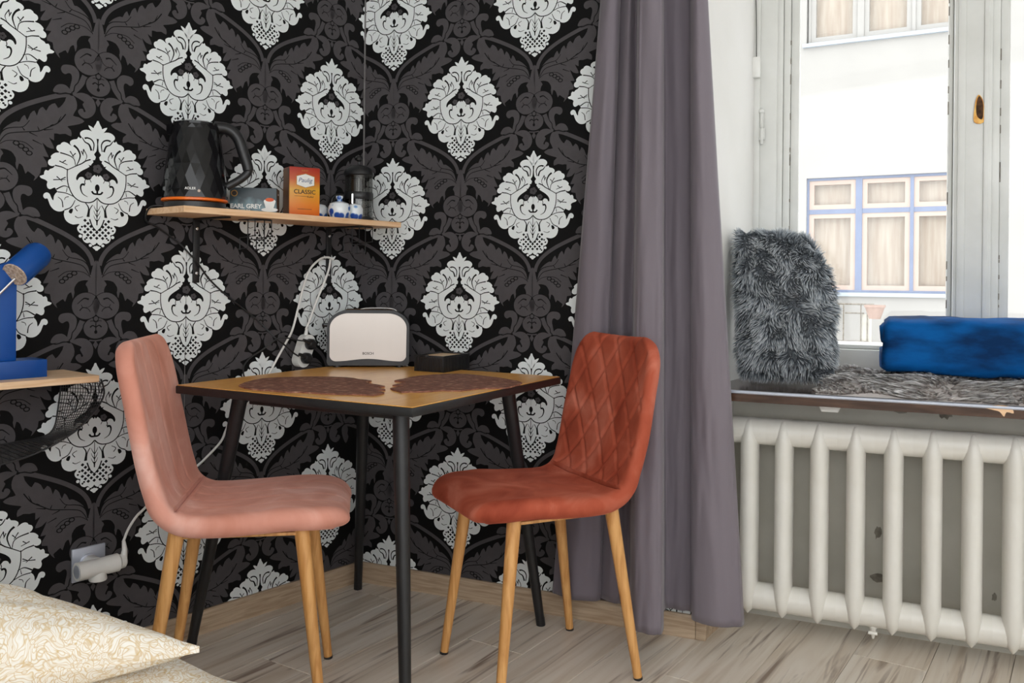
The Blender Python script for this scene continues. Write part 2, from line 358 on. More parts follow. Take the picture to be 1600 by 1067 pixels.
# walls
wl = struct(place(MB().box((-1.58, .1, ZC/2), (3.16, .2, ZC)).build('wall_left', 'paper_black', smooth=False), C, LA))
SE, SW = 1.185, 1.258                      # wall edge and window-side edge of the splayed reveal
mb = MB().box((SE/2-.1, .1, ZC/2), (SE+.2-.004, .2, ZC))
wr = struct(place(mb.build('wall_right', 'paper_black', smooth=False), C, RA))
mb = MB()
mb.prism([(SE, -.0005), (SW, .46), (SW-.02, .62), (SE-.2, .62), (SE-.2, .201), (SE-.004, .201), (SE-.004, -.0005)], 0, ZC)
rv = struct(place(mb.build('wall_reveal', 'white_wall', smooth=False), C, RA))
struct(place(MB().box((2.0, .37, .352), (1.62, .2, .704)).build('wall_parapet', 'parapet_paint', smooth=False), C, RA))
struct(place(MB().box((2.02, .31, 2.57), (1.58, .62, .36)).build('wall_lintel', 'white_wall', smooth=False), C, RA))
# unseen rest of the room: walls and wide back opening added to shape light
struct(MB().box((-2.45, -.2, ZC/2), (.1, 2.0, ZC)).build('wall_side', 'white_wall', smooth=False))
struct(MB().box((3.15, .1, ZC/2), (.1, 2.8, ZC)).build('wall_far_side', 'white_wall', smooth=False))
BW = MB().box((.35, -1.25, .30), (5.7, .1, .60)).box((.35, -1.25, 2.7), (5.7, .1, .1)).box((-2.1, -1.25, 1.625), (.8, .1, 2.05)).box((3.0, -1.25, 1.625), (.4, .1, 2.05))
struct(BW.build('wall_back', 'white_wall', smooth=False))
struct(place(MB().prism([(2.85, 0), (4.4, 0), (4.4, .62), (2.76, .62), (2.76, .46)], 0, ZC).build('wall_far_right', 'white_wall', smooth=False), C, RA))
# chipped paint and dirt on the parapet above and behind the radiator
for k, (x, z, sx, sz) in enumerate(((1.60, .683, .05, .012), (1.72, .676, .035, .014), (1.80, .69, .05, .008), (1.84, .672, .02, .02), (1.93, .685, .035, .012), (1.66, .30, .012, .022), (1.665, .165, .03, .014), (1.97, .155, .008, .016), (1.505, .685, .02, .008))):
    rnd = random.Random(k); n = 14
    pts = [((sx*(.6+.5*rnd.random()))*math.cos(2*PI*i/n), (sz*(.5+.7*rnd.random()))*math.sin(2*PI*i/n)) for i in range(n)]
    o = place(MB().prism(pts, 0, .0012, M=T(x, .2695, z) @ FRONT).build('paint_chip', 'old_paint_chip', smooth=False), C, RA); o.parent = rv; o.matrix_parent_inverse = (Matrix.Translation(C) @ Matrix.Rotation(RA, 4, 'Z')).inverted()
# baseboards
struct(place(MB().prism([(0, 0), (-.014, 0), (-.014, .058), (-.009, .068), (0, .068)], -3.1, -.012, M=Matrix(((0, 0, 1, 0), (1, 0, 0, 0), (0, 1, 0, 0), (0, 0, 0, 1)))).build('baseboard_left', 'baseboard_wood', smooth=False), C, LA))
bbr = struct(place(MB().prism([(0, 0), (-.014, 0), (-.014, .058), (-.009, .068), (0, .068)], .012, SE-.012, M=Matrix(((0, 0, 1, 0), (1, 0, 0, 0), (0, 1, 0, 0), (0, 0, 0, 1)))).build('baseboard_right', 'baseboard_wood', smooth=False), C, RA))
MB().box((SE+.004, -.001, .036), (.031, .032, .072), bev=.004).build('corner_cap', 'baseboard_wood', bbr)
MB().prism([(SE+.004, .016), (SE+.019, .016), (SE+.06, .268), (SE+.045, .268)], 0, .066).build('side_board', 'baseboard_wood', bbr, smooth=False)
# pale paper seam running down the corner
sm = MB().box((.002, -.003, 2.05), (.004, .004, 1.35)).build('corner_seam', 'seam_paper', wr, smooth=False)

# ------------------------------------------------------------------ damask wallpaper print (flat print on the paper)
SXM, SYM = .000414, .0003834
def mpt(x, y): return Vector(((x-501)*SXM, -(y-80)*SYM, 0))
def fpt(x, y): return Vector(((x-650)*.000385, (968-y)*.000359, 0))
class Print:
    def __init__(s, tr): s.tr = tr; s.v = []; s.f = []; s.m = []
    def raw(s, layer, mi, pts, mirror=True):
        for sg in ((1, -1) if mirror else (1,)):
            o = len(s.v); s.v += [(p.x*sg, -(.0003+.00018*layer), p.y) for p in pts]
            for t in tessellate_polygon([[Vector((p.x*sg, p.y, 0)) for p in pts]]): s.f.append(tuple(i+o for i in t)); s.m.append(mi)
    def poly(s, layer, mi, pts, n=3, mirror=True):
        P = [s.tr(*p) for p in pts]
        if n > 1: P = sample(P, n, True)
        s.raw(layer, mi, P, mirror)
    def sharp(s, layer, mi, pts, mirror=True): s.poly(layer, mi, pts, 1, mirror)
    def circ(s, layer, mi, x, y, rx, ry, n=20, mirror=False):
        s.raw(layer, mi, [s.tr(x+rx*math.cos(2*PI*k/n), y+ry*math.sin(2*PI*k/n)) for k in range(n)], mirror)
    def line(s, layer, mi, pts, w0, w1=None, n=5, mirror=True, round_ends=False):
        w1 = w0 if w1 is None else w1
        P = sample([Vector((x, y, 0)) for x, y in pts], n) if len(pts) > 2 else [Vector((x, y, 0)) for x, y in pts]
        L = []; R = []
        for i, p in enumerate(P):
            t = (P[min(i+1, len(P)-1)]-P[max(i-1, 0)]).normalized(); q = Vector((-t.y, t.x, 0)); ww = (w0+(w1-w0)*i/(len(P)-1))/2
            L.append(p+q*ww); R.append(p-q*ww)
        for sg in ((1, -1) if mirror else (1,)):
            o = len(s.v)
            for p in L+R:
                a = s.tr(p.x, p.y); s.v.append((a.x*sg, -(.0003+.00018*layer), a.y))
            k = len(L)
            for i in range(k-1): s.f.append((o+i, o+i+1, o+k+i+1, o+k+i)); s.m.append(mi)
W_, K_, G_ = 0, 1, 2
md = Print(mpt)
# silhouette (right half)
md.poly(3, W_, [(501, 78), (513, 98), (525, 120), (529, 132), (541, 124), (562, 117), (551, 140), (536, 160), (524, 183), (501, 203)], 2)
md.poly(3, W_, [(512, 330), (508, 300), (504, 260), (506, 220), (513, 185), (530, 162), (558, 150), (588, 153), (610, 170), (613, 190), (602, 206), (613, 214), (623, 205), (632, 222), (655, 228), (673, 242), (675, 258), (667, 274),
    (690, 258), (712, 253), (728, 262), (733, 272), (751, 281), (758, 298), (752, 315), (738, 327), (762, 332), (780, 345), (791, 360), (788, 373), (803, 386), (807, 405), (799, 420), (780, 424), (765, 417),
    (775, 435), (795, 445), (805, 458), (820, 454), (829, 470), (831, 487), (855, 498), (845, 512), (825, 518), (809, 531), (813, 550), (808, 572), (794, 580), (778, 572), (764, 566), (757, 580), (748, 592),
    (760, 605), (770, 627), (773, 655), (786, 635), (795, 612), (812, 603), (829, 613), (833, 632), (822, 646), (808, 643), (800, 664), (790, 690), (770, 714), (745, 725), (720, 722), (703, 711),
    (709, 740), (700, 775), (680, 797), (650, 808), (620, 802), (612, 806), (626, 826), (621, 850), (604, 866), (589, 872), (593, 898), (581, 922), (561, 932), (545, 927), (531, 940), (526, 962), (512, 974), (501, 980),
    (499, 900), (499, 700), (499, 460), (520, 452), (545, 400), (530, 372), (518, 352)], 2)
md.circ(3, W_, 605, 885, 11, 11, mirror=True); md.circ(3, W_, 541, 946, 10, 10, mirror=True)
# dark opening above the tulip
md.poly(4, K_, [(500, 205), (505, 250), (509, 290), (524, 313), (510, 333), (514, 350), (532, 356), (526, 374), (545, 393), (562, 388), (552, 402), (580, 422), (606, 440), (628, 465), (636, 492), (628, 505), (618, 486), (604, 478), (590, 480), (578, 494), (548, 492), (535, 470), (518, 455), (500, 452)], 2)
for x, y, r in ((501, 412, 30), (557, 462, 22)):
    for k in range(5):
        a = 2*PI*k/5; md.circ(5, G_, x+r*.55*math.cos(a), y+r*.55*math.sin(a), r*.5, r*.5, 10, mirror=(x != 501))
    md.circ(6, K_, x, y, r*.16, r*.16, 8, mirror=(x != 501))
# tulip
md.line(5, K_, [(580, 530), (600, 530), (607, 555), (594, 592), (563, 612)], 16, 3)
md.circ(5, K_, 501, 545, 15, 25); md.line(5, K_, [(501, 560), (501, 585)], 12, mirror=False)
md.line(5, K_, [(466, 570), (478, 586), (501, 588), (523, 586), (536, 570)], 12, mirror=False)
md.line(5, K_, [(578, 494), (582, 512), (577, 525)], 5); md.line(5, K_, [(548, 492), (540, 510)], 4)
md.line(5, K_, [(690, 432), (690, 500), (678, 560), (650, 615), (610, 645), (560, 652), (525, 640), (501, 615)], 6, 8)
md.line(5, K_, [(690, 440), (650, 415), (625, 400), (600, 385), (575, 365), (545, 352)], 5, 9)
md.line(5, K_, [(635, 405), (620, 370), (612, 330), (628, 290), (652, 268)], 4, 15)
md.line(5, K_, [(640, 408), (648, 365), (670, 345), (700, 335), (735, 328)], 4, 9)
md.line(5, K_, [(690, 440), (720, 425), (765, 417)], 5, 9); md.line(5, K_, [(580, 365), (570, 330), (590, 290)], 3, 6)
md.line(5, K_, [(530, 290), (525, 245), (540, 215), (565, 205), (585, 210)], 6, 12)
md.line(5, K_, [(541, 290), (556, 250), (582, 235), (600, 207)], 13, 5)
for a, b in (((590, 285), (595, 325)), ((605, 300), (592, 330)), ((640, 320), (662, 345)), ((675, 310), (650, 350)), ((700, 375), (725, 395)), ((740, 385), (690, 405)), ((775, 515), (700, 505)), ((755, 490), (720, 520)), ((700, 490), (730, 508))):
    md.line(5, K_, [a, b], 7, 4)
md.line(5, K_, [(672, 562), (710, 550), (757, 578)], 4, 9); md.line(5, K_, [(690, 560), (695, 590)], 3, 5)
md.line(5, K_, [(650, 617), (690, 600), (720, 595), (748, 594)], 5, 7); md.line(5, K_, [(680, 620), (700, 628), (706, 645)], 5, 3)
md.line(5, K_, [(745, 628), (722, 650), (715, 695)], 4, 7); md.line(5, K_, [(640, 640), (665, 690), (705, 712)], 4, 8)
md.poly(5, K_, [(655, 700), (672, 705), (680, 725), (664, 735), (655, 718)], 2); md.line(5, K_, [(612, 672), (640, 690), (625, 715)], 4, 6)
md.line(5, K_, [(575, 655), (555, 690), (562, 750)], 5, 12); md.line(5, K_, [(530, 665), (548, 700), (552, 750)], 5, 7); md.line(5, K_, [(590, 750), (620, 760), (640, 750)], 3, 6)
md.line(5, K_, [(501, 625), (501, 700), (501, 760)], 4, 6, mirror=False); md.line(5, K_, [(501, 765), (501, 805)], 12, 7, mirror=False)
for y in (680, 715, 750): md.line(5, K_, [(502, y+30), (515, y+8), (522, y-12)], 6, 2)
md.line(5, K_, [(501, 848), (520, 830), (536, 800), (548, 765)], 6, 9)
# lattice basket
for j in range(8):
    y = 775+j*20
    for i in range(-5, 6):
        x = 501+(i+(.5 if j % 2 else 0))*38
        dx = abs(x-501)
        if y > 850-dx*1.3+0 and dx < 92-(max(0, y-850))*.8 and y < 912 and not (dx > 78 and y > 850):
            r = 12; md.sharp(5, K_, [(x, y-r), (x+r, y), (x, y+r), (x-r, y)], mirror=False)
for x, y in ((596, 820), (606, 840), (566, 895), (576, 905), (512, 945), (524, 950)): md.circ(5, K_, x, y, 7, 7, 8, mirror=True)
md.sharp(5, K_, [(501, 925), (512, 940), (501, 950), (490, 940)], mirror=False)

ft = Print(fpt)                     # grey scrollwork between the medallions
ft.line(0, G_, [(842, 808), (890, 815), (950, 838), (1040, 880), (1120, 922), (1190, 968), (1250, 1022), (1288, 1082), (1305, 1140)], 34, 30)
ft.poly(0, G_, [(690, 345), (697, 270), (725, 210), (768, 168), (800, 150), (818, 150), (832, 118), (851, 98), (866, 132), (884, 84), (910, 56), (925, 90), (938, 46), (962, 22), (984, 46), (1002, 8), (1040, -18), (1060, 14), (1088, -16), (1122, -72), (1160, -92), (1182, -50), (1182, 0), (1158, 52),
    (1196, 58), (1235, 82), (1200, 108), (1150, 126), (1122, 138), (1146, 162), (1148, 205), (1110, 192), (1072, 200), (1036, 200), (1036, 250), (1004, 232), (1024, 272), (1036, 310), (992, 302), (962, 275), (988, 340), (1002, 375), (966, 372), (990, 410), (992, 445), (957, 452), (952, 490), (930, 530), (908, 552), (918, 524), (900, 508), (872, 488), (858, 508), (842, 458), (818, 440), (808, 486), (797, 446), (795, 400), (770, 362), (728, 350)], 2)
ft.poly(1, G_, [(648, 222), (668, 226), (684, 290), (700, 345), (722, 380), (712, 430), (700, 470), (648, 480)], 3)
ft.poly(2, K_, [(706, 442), (712, 400), (738, 376), (776, 378), (797, 402), (796, 440), (768, 444), (738, 430)], 3)
ft.circ(3, K_, 720, 542, 100, 104, 28, mirror=True)
ft.circ(4, G_, 720, 540, 94, 98, 28, mirror=True)
ft.sharp(5, K_, [(632, 500), (650, 462), (668, 500), (650, 484)], mirror=False)
ft.line(5, K_, [(700, 492), (728, 484), (748, 496), (778, 525)], 13, 4); ft.line(5, K_, [(668, 500), (680, 530), (705, 550), (720, 548)], 4, 3)
ft.line(5, K_, [(690, 585), (705, 562), (740, 552), (762, 575)], 4, 8); ft.line(5, K_, [(742, 552), (752, 530)], 5, 3)
ft.line(3, G_, [(742, 650), (772, 720), (826, 790)], 40, 36)
ft.poly(4, K_, [(774, 652), (786, 612), (818, 586), (860, 583), (894, 594), (909, 625), (901, 655), (877, 669), (853, 657), (842, 690), (846, 735), (853, 786), (816, 782), (806, 735), (784, 705)], 3)
ft.poly(5, G_, [(780, 652), (790, 617), (820, 592), (860, 590), (890, 600), (902, 625), (895, 650), (875, 662), (853, 650), (836, 654), (829, 684), (838, 732), (845, 780), (822, 776), (812, 732), (790, 702)], 3)
ft.poly(5, G_, [(832, 792), (850, 757), (880, 738), (920, 745), (944, 772), (950, 802), (910, 802), (870, 792)], 3); ft.line(4, K_, [(832, 800), (870, 800), (912, 812), (940, 808)], 8)
ft.poly(1, G_, [(806, 790), (762, 776), (712, 786), (676, 824), (665, 880), (684, 930), (730, 960), (766, 950), (786, 920), (775, 898), (754, 894), (746, 914), (735, 905), (756, 862), (746, 842), (782, 822), (824, 800)], 3)
ft.poly(1, G_, [(802, 860), (812, 824), (850, 806), (872, 850), (868, 900), (880, 930), (850, 985), (815, 920)], 3)
ft.circ(3, K_, 650, 706, 92, 86, 26); ft.circ(4, G_, 650, 706, 84, 78, 26)
ft.circ(5, K_, 650, 636, 21, 24, 12); ft.circ(6, G_, 650, 636, 15, 17, 12)
ft.circ(5, K_, 650, 735, 11, 14, 10); ft.line(5, K_, [(650, 668), (650, 725)], 7, mirror=False); ft.line(5, K_, [(650, 700), (672, 686), (690, 700)], 7, 10); ft.line(5, K_, [(650, 665), (670, 652), (690, 655)], 5, 4)
ft.sharp(1, G_, [(650, 798), (668, 830), (650, 862), (632, 830)], mirror=False); ft.line(1, G_, [(606, 795), (650, 800), (694, 795)], 10, mirror=False)
# veins
ft.line(2, K_, [(692, 330), (712, 285), (745, 245), (800, 226), (870, 212), (940, 196), (1000, 160), (1062, 118), (1110, 50)], 5, 8)
ft.line(2, K_, [(690, 310), (704, 250), (735, 212), (780, 195), (842, 180), (880, 130)], 9, 4)
ft.line(2, K_, [(700, 320), (740, 292), (800, 284), (858, 292), (905, 330)], 4, 5)
for a in (((850, 205), (832, 180)), ((940, 190), (930, 165)), ((1010, 150), (1030, 135)), ((880, 215), (930, 235)), ((970, 185), (1030, 170)), ((900, 265), (960, 290)), ((1060, 118), (1080, 70)), ((840, 330), (880, 372))): ft.line(2, K_, a, 8, 3)
for x, y in ((800, 300), (830, 318), (858, 338), (880, 360)):
    ft.circ(2, K_, x, y, 22, 18, 10, mirror=True); ft.circ(3, G_, x, y, 14, 11, 10, mirror=True)

PAH, PB = .2607, .6464
def wallpaper(wall, x0, x1, cols, z0=.064, z1=ZC):
    sv = []; sf = []; sm_ = []
    mesh0 = bpy.data.meshes.new('damask_medallion'); mesh0.from_pydata(md.v, [], md.f); mesh0.polygons.foreach_set('material_index', md.m)
    for n in ('print_white', 'print_black', 'print_grey'): mesh0.materials.append(MATS[n])
    def clip(bm, ox, oz):
        for co, no in (((x0-ox, 0, 0), (1, 0, 0)), ((x1-ox, 0, 0), (-1, 0, 0)), ((0, 0, z0-oz), (0, 0, 1)), ((0, 0, z1-oz), (0, 0, -1))):
            bmesh.ops.bisect_plane(bm, geom=bm.verts[:]+bm.edges[:]+bm.faces[:], plane_co=co, plane_no=no, clear_inner=True)
    for x, par in cols:
        for j in range(-3, 4):
            tz = 1.139 + (j+.5*par)*PB
            if z0 < tz and tz-.345 < z1 and x+.143 > x0 and x-.143 < x1:
                me = mesh0
                if x-.143 < x0 or x+.143 > x1 or tz > z1 or tz-.345 < z0:
                    bm = bmesh.new(); bm.from_mesh(mesh0); clip(bm, x, tz); me = bpy.data.meshes.new('damask_medallion'); bm.to_mesh(me)
                    for n in ('print_white', 'print_black', 'print_grey'): me.materials.append(MATS[n])
                    nf = len(bm.faces); bm.free()
                    if nf < 6: continue
                o = bpy.data.objects.new('damask_medallion', me); COL.objects.link(o); o.parent = wall; o.location = (x, 0, tz)
            off = len(sv); sv += [(a+x, b, c+tz) for a, b, c in ft.v]; sf += [tuple(i+off for i in f) for f in ft.f]; sm_ += ft.m
    me = bpy.data.meshes.new('damask_scrollwork'); me.from_pydata(sv, [], sf); me.polygons.foreach_set('material_index', sm_)
    bm = bmesh.new(); bm.from_mesh(me); clip(bm, 0, 0); bm.to_mesh(me); bm.free()
    for n in ('print_white', 'print_black', 'print_grey'): me.materials.append(MATS[n])
    o = bpy.data.objects.new('damask_scrollwork', me); COL.objects.link(o); o.parent = wall
wallpaper(wl, -2.2, 0, [(-(.1446+k*PAH), k % 2) for k in range(-2, 9)])
wallpaper(wr, 0, SE-.006, [(.1177+i*PAH, (i+1) % 2) for i in range(-2, 6)])
MB().box((-.668, -.0012, .70), (.0016, .0006, .30)).build('paper_seam', 'seam_paper', wl, smooth=False)

# ------------------------------------------------------------------ window
win = struct(bpy.data.objects.new('window_1', None)); COL.objects.link(win); place(win, C, RA)
def wbox(name, s0, s1, e0, e1, z0, z1, m='frame_paint', bev=.003, parent=win):
    return MB().box(((s0+s1)/2, (e0+e1)/2, (z0+z1)/2), (s1-s0, e1-e0, z1-z0), bev=bev).build(name, m, parent)
jb = wbox('jamb', 1.250, 1.330, .462, .60, .738, 2.39)
wbox('bead', 1.254, 1.276, .452, .464, .742, 2.39, parent=jb); wbox('bead', 1.326, 1.348, .47, .60, .738, 2.39, parent=jb)
wbox('jamb', 2.66, 2.76, .462, .60, .738, 2.39); wbox('head', 1.348, 2.66, .466, .60, 2.28, 2.39); wbox('bottom_rail', 1.348, 2.66, .466, .60, .738, .836)
MUL = wbox('mullion', 1.862, 1.968, .452, .56, .836, 2.28, bev=.006)
wbox('bead', 1.873, 1.895, .444, .454, .84, 2.28, parent=MUL); wbox('bead', 1.944, 1.958, .446, .454, .84, 2.28, parent=MUL)
for s0, s1 in ((1.349, 1.861), (1.969, 2.659)):
    sa = wbox('sash', s0, s0+.022, .478, .52, .838, 2.278); wbox('stile', s1-.014, s1, .478, .52, .838, 2.278, parent=sa)
    wbox('stile', s0+.023, s0+.05, .488, .52, .838, 2.278, parent=sa)
    wbox('rail', s0+.05, s1-.014, .488, .52, 2.22, 2.278, parent=sa); wbox('rail', s0+.05, s1-.014, .488, .52, .837, .850, parent=sa)
    wbox('pane', s0+.05, s1-.014, .499, .503, .85, 2.22, 'pane_glass', 0, sa)
    for k in range(16):
        zz = .9+random.random()*1.3
        wbox('paint_chip', s0+.0215, s0+.0245, .4775, .4785, zz, zz+.006+random.random()*.03, 'old_paint_chip', 0, sa)
        zz = .9+random.random()*1.3
        wbox('paint_chip', s1-.015, s1-.012, .4775, .4785, zz, zz+.006+random.random()*.04, 'old_paint_chip', 0, sa)
wbox('outer_sill', 1.26, 2.76, .60, .80, .806, .842, 'white_wall')
sn = wbox('sensor_box', 1.252, 1.278, .430, .452, 1.738, 1.808, 'white_plastic', .004)
wbox('sensor_tab', 1.246, 1.256, .434, .452, 1.785, 1.806, 'silver_plate', .002, sn)
cb = MB().tube(sample([(1.262, .445, 2.38), (1.258, .446, 2.1), (1.262, .446, 1.95), (1.264, .445, 1.81)], 5), .0014, 6).build('sensor_cable', 'black_plastic', win)
hg = MB().lathe([(.004, 0), (.006, .004), (.006, .05), (.004, .055), (.006, .058), (.006, .105), (.009, .108), (.009, .116), (.003, .120)], 12, c=(1.283, .448, 1.515)).build('hinge', 'frame_paint', win)
MB().box((1.283, .452, 1.55), (.02, .006, .04), bev=.001).build('hinge_plate', 'frame_paint', hg)
kh = MB().prism([(p.x, p.y) for p in sample([(0, .046), (.011, .03), (.015, 0), (.014, -.04), (-.012, -.038), (-.012, 0), (-.008, .03)], 3, True)], 0, .003, M=T(1.930, .4505, 1.588) @ FRONT).build('lock_hole_rim', 'brass', MUL)
MB().prism([(p.x, p.y) for p in sample([(0, .042), (.009, .026), (.012, 0), (.009, -.03), (-.004, -.022), (-.008, 0), (-.006, .026)], 3, True)], .003, .0036, M=T(1.931, .4505, 1.588) @ FRONT).build('lock_hole', 'dark_hole', kh)
# window sill
sill = thing('windowsill_board', 'dark brown worn wooden windowsill board above the radiator', 'windowsill', C, RA)
mb = MB().prism([(1.186, -.022), (2.84, -.022), (2.768, .461), (1.261, .461)], .708, .738)
MB.build(mb, 'board', 'sill_wood', sill, smooth=False)
MB().tube([(1.19, -.020, .735), (2.8, -.020, .735)], .0052, 10).build('edge_highlight', 'silver_plate', sill)  # specular highlight along the front edge, modelled as a bright silver strip
MB().prism([(p.x, p.y) for p in sample([(-.045, .006), (-.01, .012), (.02, .010), (.028, -.006), (.012, -.004), (.006, -.016), (-.004, -.004), (-.02, 0)], 3, True)], 0, .001, M=T(1.955, -.0222, .728) @ FRONT).build('bare_wood_chip', 'shelf_wood', sill)
mb = MB(); mb.prism([(-.032, 0), (.032, 0), (.022, -.022), (-.022, -.022)], 0, .05, M=T(1.535, .09, .708) @ FRONT)
tag(place(mb.build('sill_bracket', 'white_plastic', smooth=False), C, RA), 'small white bracket block under the windowsill', 'bracket')

# ------------------------------------------------------------------ house across the street
fa = thing('opposite_house', 'white rendered house seen through the window', 'building', (4.95, 12, 0), math.radians(-29.5))
def fbox(name, x0, x1, y0, y1, z0, z1, m, parent=fa, bev=0): return MB().box(((x0+x1)/2, (y0+y1)/2, (z0+z1)/2), (x1-x0, y1-y0, z1-z0), bev=bev).build(name, m, parent, smooth=False)
mb = MB()
for x0, x1, z0, z1 in ((-7, 7, -3, .93), (-7, 7, 2.53, 4.42), (-7, 7, 6.1, 6.5), (-7, -.94, .93, 2.53), (1.06, 7, .93, 2.53), (-7, -.96, 4.42, 6.1), (1.06, 7, 4.42, 6.1)):
    mb.box(((x0+x1)/2, .2, (z0+z1)/2), (x1-x0, .4, z1-z0))
mb.build('wall', 'facade_paint', fa, smooth=False)
for z0, z1, tim, trans in ((.93, 2.53, 'blue_timber', 2.06), (4.42, 6.1, 'facade_paint', 5.7)):
    wn = fbox('window', -.94, -.91, .05, .16, z0, z1, tim)
    fbox('frame', -.91, 1.03, .05, .16, z1-.035, z1, tim, wn); fbox('frame', -.91, 1.03, .05, .16, z0, z0+.035, tim, wn); fbox('frame', 1.03, 1.06, .05, .16, z0, z1, tim, wn)
    fbox('frame', -.29, -.205, .05, .16, z0+.035, z1-.035, tim, wn); fbox('frame', .40, .445, .05, .16, z0+.035, z1-.035, tim, wn); fbox('frame', -.91, 1.03, .06, .16, trans-.035, trans+.03, tim, wn)
    fbox('ledge', -1.0, 1.1, -.06, .1, z0-.05, z0, 'grey_ledge', wn)
    for x0, x1 in ((-.91, -.29), (-.205, .40), (.445, 1.03)):
        for a, b in ((z0+.035, trans-.035), (trans+.03, z1-.035)):
            ct = 'cream_timber' if tim == 'blue_timber' else 'facade_paint'
            cz = fbox('casement', x0, x0+.065, .07, .13, a, b, ct, wn); fbox('rail', x1-.065, x1, .07, .13, a, b, ct, cz); fbox('rail', x0+.065, x1-.065, .07, .13, b-.06, b, ct, cz); fbox('rail', x0+.065, x1-.065, .07, .13, a, a+.065, ct, cz)
            fbox('pane', x0+.065, x1-.065, .10, .104, a+.065, b-.06, 'pane_glass', cz)
            fbox('net_curtain', x0+.03, x1-.03, .18, .19, a, b, 'net_curtain', cz)
rl = thing('street_railing', 'small dark railing below the blue window across the street', 'railing', fa.matrix_basis @ Vector((-.25, -.35, .26)), math.radians(-29.5))
MB().tube([(-.35, 0, .52), (.26, 0, .52)], .012, 8).build('top_rail', 'old_paint_chip', rl); MB().tube([(-.1, 0, .40), (.14, 0, .40)], .01, 8).build('mid_rail', 'old_paint_chip', rl); MB().tube([(-.35, 0, .02), (.2, 0, .02)], .01, 8).build('bottom_rail', 'old_paint_chip', rl)
for x in (-.3, -.12, .1, .18): MB().tube([(x, 0, 0), (x, 0, .52)], .009, 8).build('post', 'old_paint_chip', rl)
MB().box((.17, .03, .2), (.12, .02, .38)).build('mesh_screen', 'parapet_paint', rl); MB().box((-.28, .03, .43), (.2, .02, .16)).build('screen_panel', 'old_paint_chip', rl)
pt = MB().lathe([(.07, 0), (.12, .15), (.13, .15), (.13, .18), (.1, .18)], 20).build('flower_pot', 'terracotta'); tag(place(pt, fa.matrix_basis @ Vector((.06, -.65, .6)), 0), 'pale terracotta pot by the railing across the street', 'flower pot')
struct(MB().box((4, 9, -3.05), (30, 10, .1)).build('street', 'street_paving', smooth=False))

# ================================================================== OBJECTS
# ------------------------------------------------------------------ table
TZ = .764; TC = Vector((-.370, 2.481, 0)); TA = 1.8544
tb = thing('dining_table', 'square table with oak veneer top, black rim and splayed black legs', 'table', (TC.x, TC.y, 0), TA-PI/4)
S = .762
MB().box((0, 0, TZ-.0125), (S, S, .021), bev=.003).build('rim', 'black_metal', tb)
MB().box((0, 0, TZ-.001), (S-.006, S-.006, .002), bev=.0006, seg=1).build('table_top', 'table_veneer', tb)
MB().box((0, 0, TZ-.04), (.50, .50, .034), bev=.004).build('under_frame', 'black_metal', tb)
for k in range(4):
    a = PI/4+k*PI/2; d = Vector((math.cos(a), math.sin(a), 0)); sh = Matrix.Rotation(-(TA-PI/4), 3, 'Z') @ Vector((-.004, .03, 0))
    f = d*.495+sh; tp_ = d*.372
    RT = Matrix.Rotation(-(TA-PI/4), 3, 'Z')
    if k == 1: tp_ = RT @ (Vector((-.742, 2.430, 0))-TC); f = RT @ (Vector((-.900, 2.498, 0))-TC)
    if k == 3: f = RT @ (Vector((.097, 2.690, 0))-TC)
    lo_ = tp_.lerp(f, .97)+Vector((0, 0, (TZ-.02)*.03))
    lg = MB().tube([tp_+Vector((0, 0, TZ-.022)), lo_], [.021, .0135], 20).build('leg', 'black_metal', tb)
    MB().tube([lo_, f], [.0142, .014], 16).build('foot_cap', 'black_plastic', lg)

def mat_obj(pts, label):
    P = sample([Vector((x, y, 0)) for x, y in pts], 2, True); c = sum(P, Vector())/len(P)
    rnd = random.Random(3)
    Q = [(p.x-c.x+rnd.uniform(-.0015, .0015), p.y-c.y+rnd.uniform(-.0015, .0015)) for p in P]
    o = tag(MB().prism(Q, 0, .004).build('placemat', 'woven_brown', smooth=False), label, 'placemat', 'leaf placemats on the table'); o.location = (c.x, c.y, TZ)
mat_obj([(-0.712, 2.306), (-0.709, 2.43), (-0.676, 2.492), (-0.635, 2.509), (-0.56, 2.528), (-0.47, 2.519), (-0.43, 2.479), (-0.388, 2.441), (-0.397, 2.398), (-0.367, 2.364), (-0.334, 2.322), (-0.352, 2.296), (-0.322, 2.251), (-0.342, 2.231), (-0.317, 2.192), (-0.336, 2.147), (-0.374, 2.158), (-0.434, 2.158), (-0.522, 2.188), (-0.554, 2.187), (-0.609, 2.214), (-0.655, 2.236)], 'brown woven leaf placemat on the table by the salmon chair')
mat_obj([(-0.324, 2.447), (-0.305, 2.499), (-0.275, 2.573), (-0.207, 2.632), (-0.152, 2.646), (-0.082, 2.595), (-0.012, 2.518), (0.029, 2.434), (0.006, 2.361), (-0.016, 2.32), (-0.085, 2.3), (-0.129, 2.25), (-0.176, 2.25), (-0.216, 2.224), (-0.257, 2.217), (-0.276, 2.21), (-0.297, 2.247), (-0.312, 2.278), (-0.284, 2.335), (-0.317, 2.348), (-0.290, 2.42)], 'brown woven leaf placemat on the table by the rust chair')

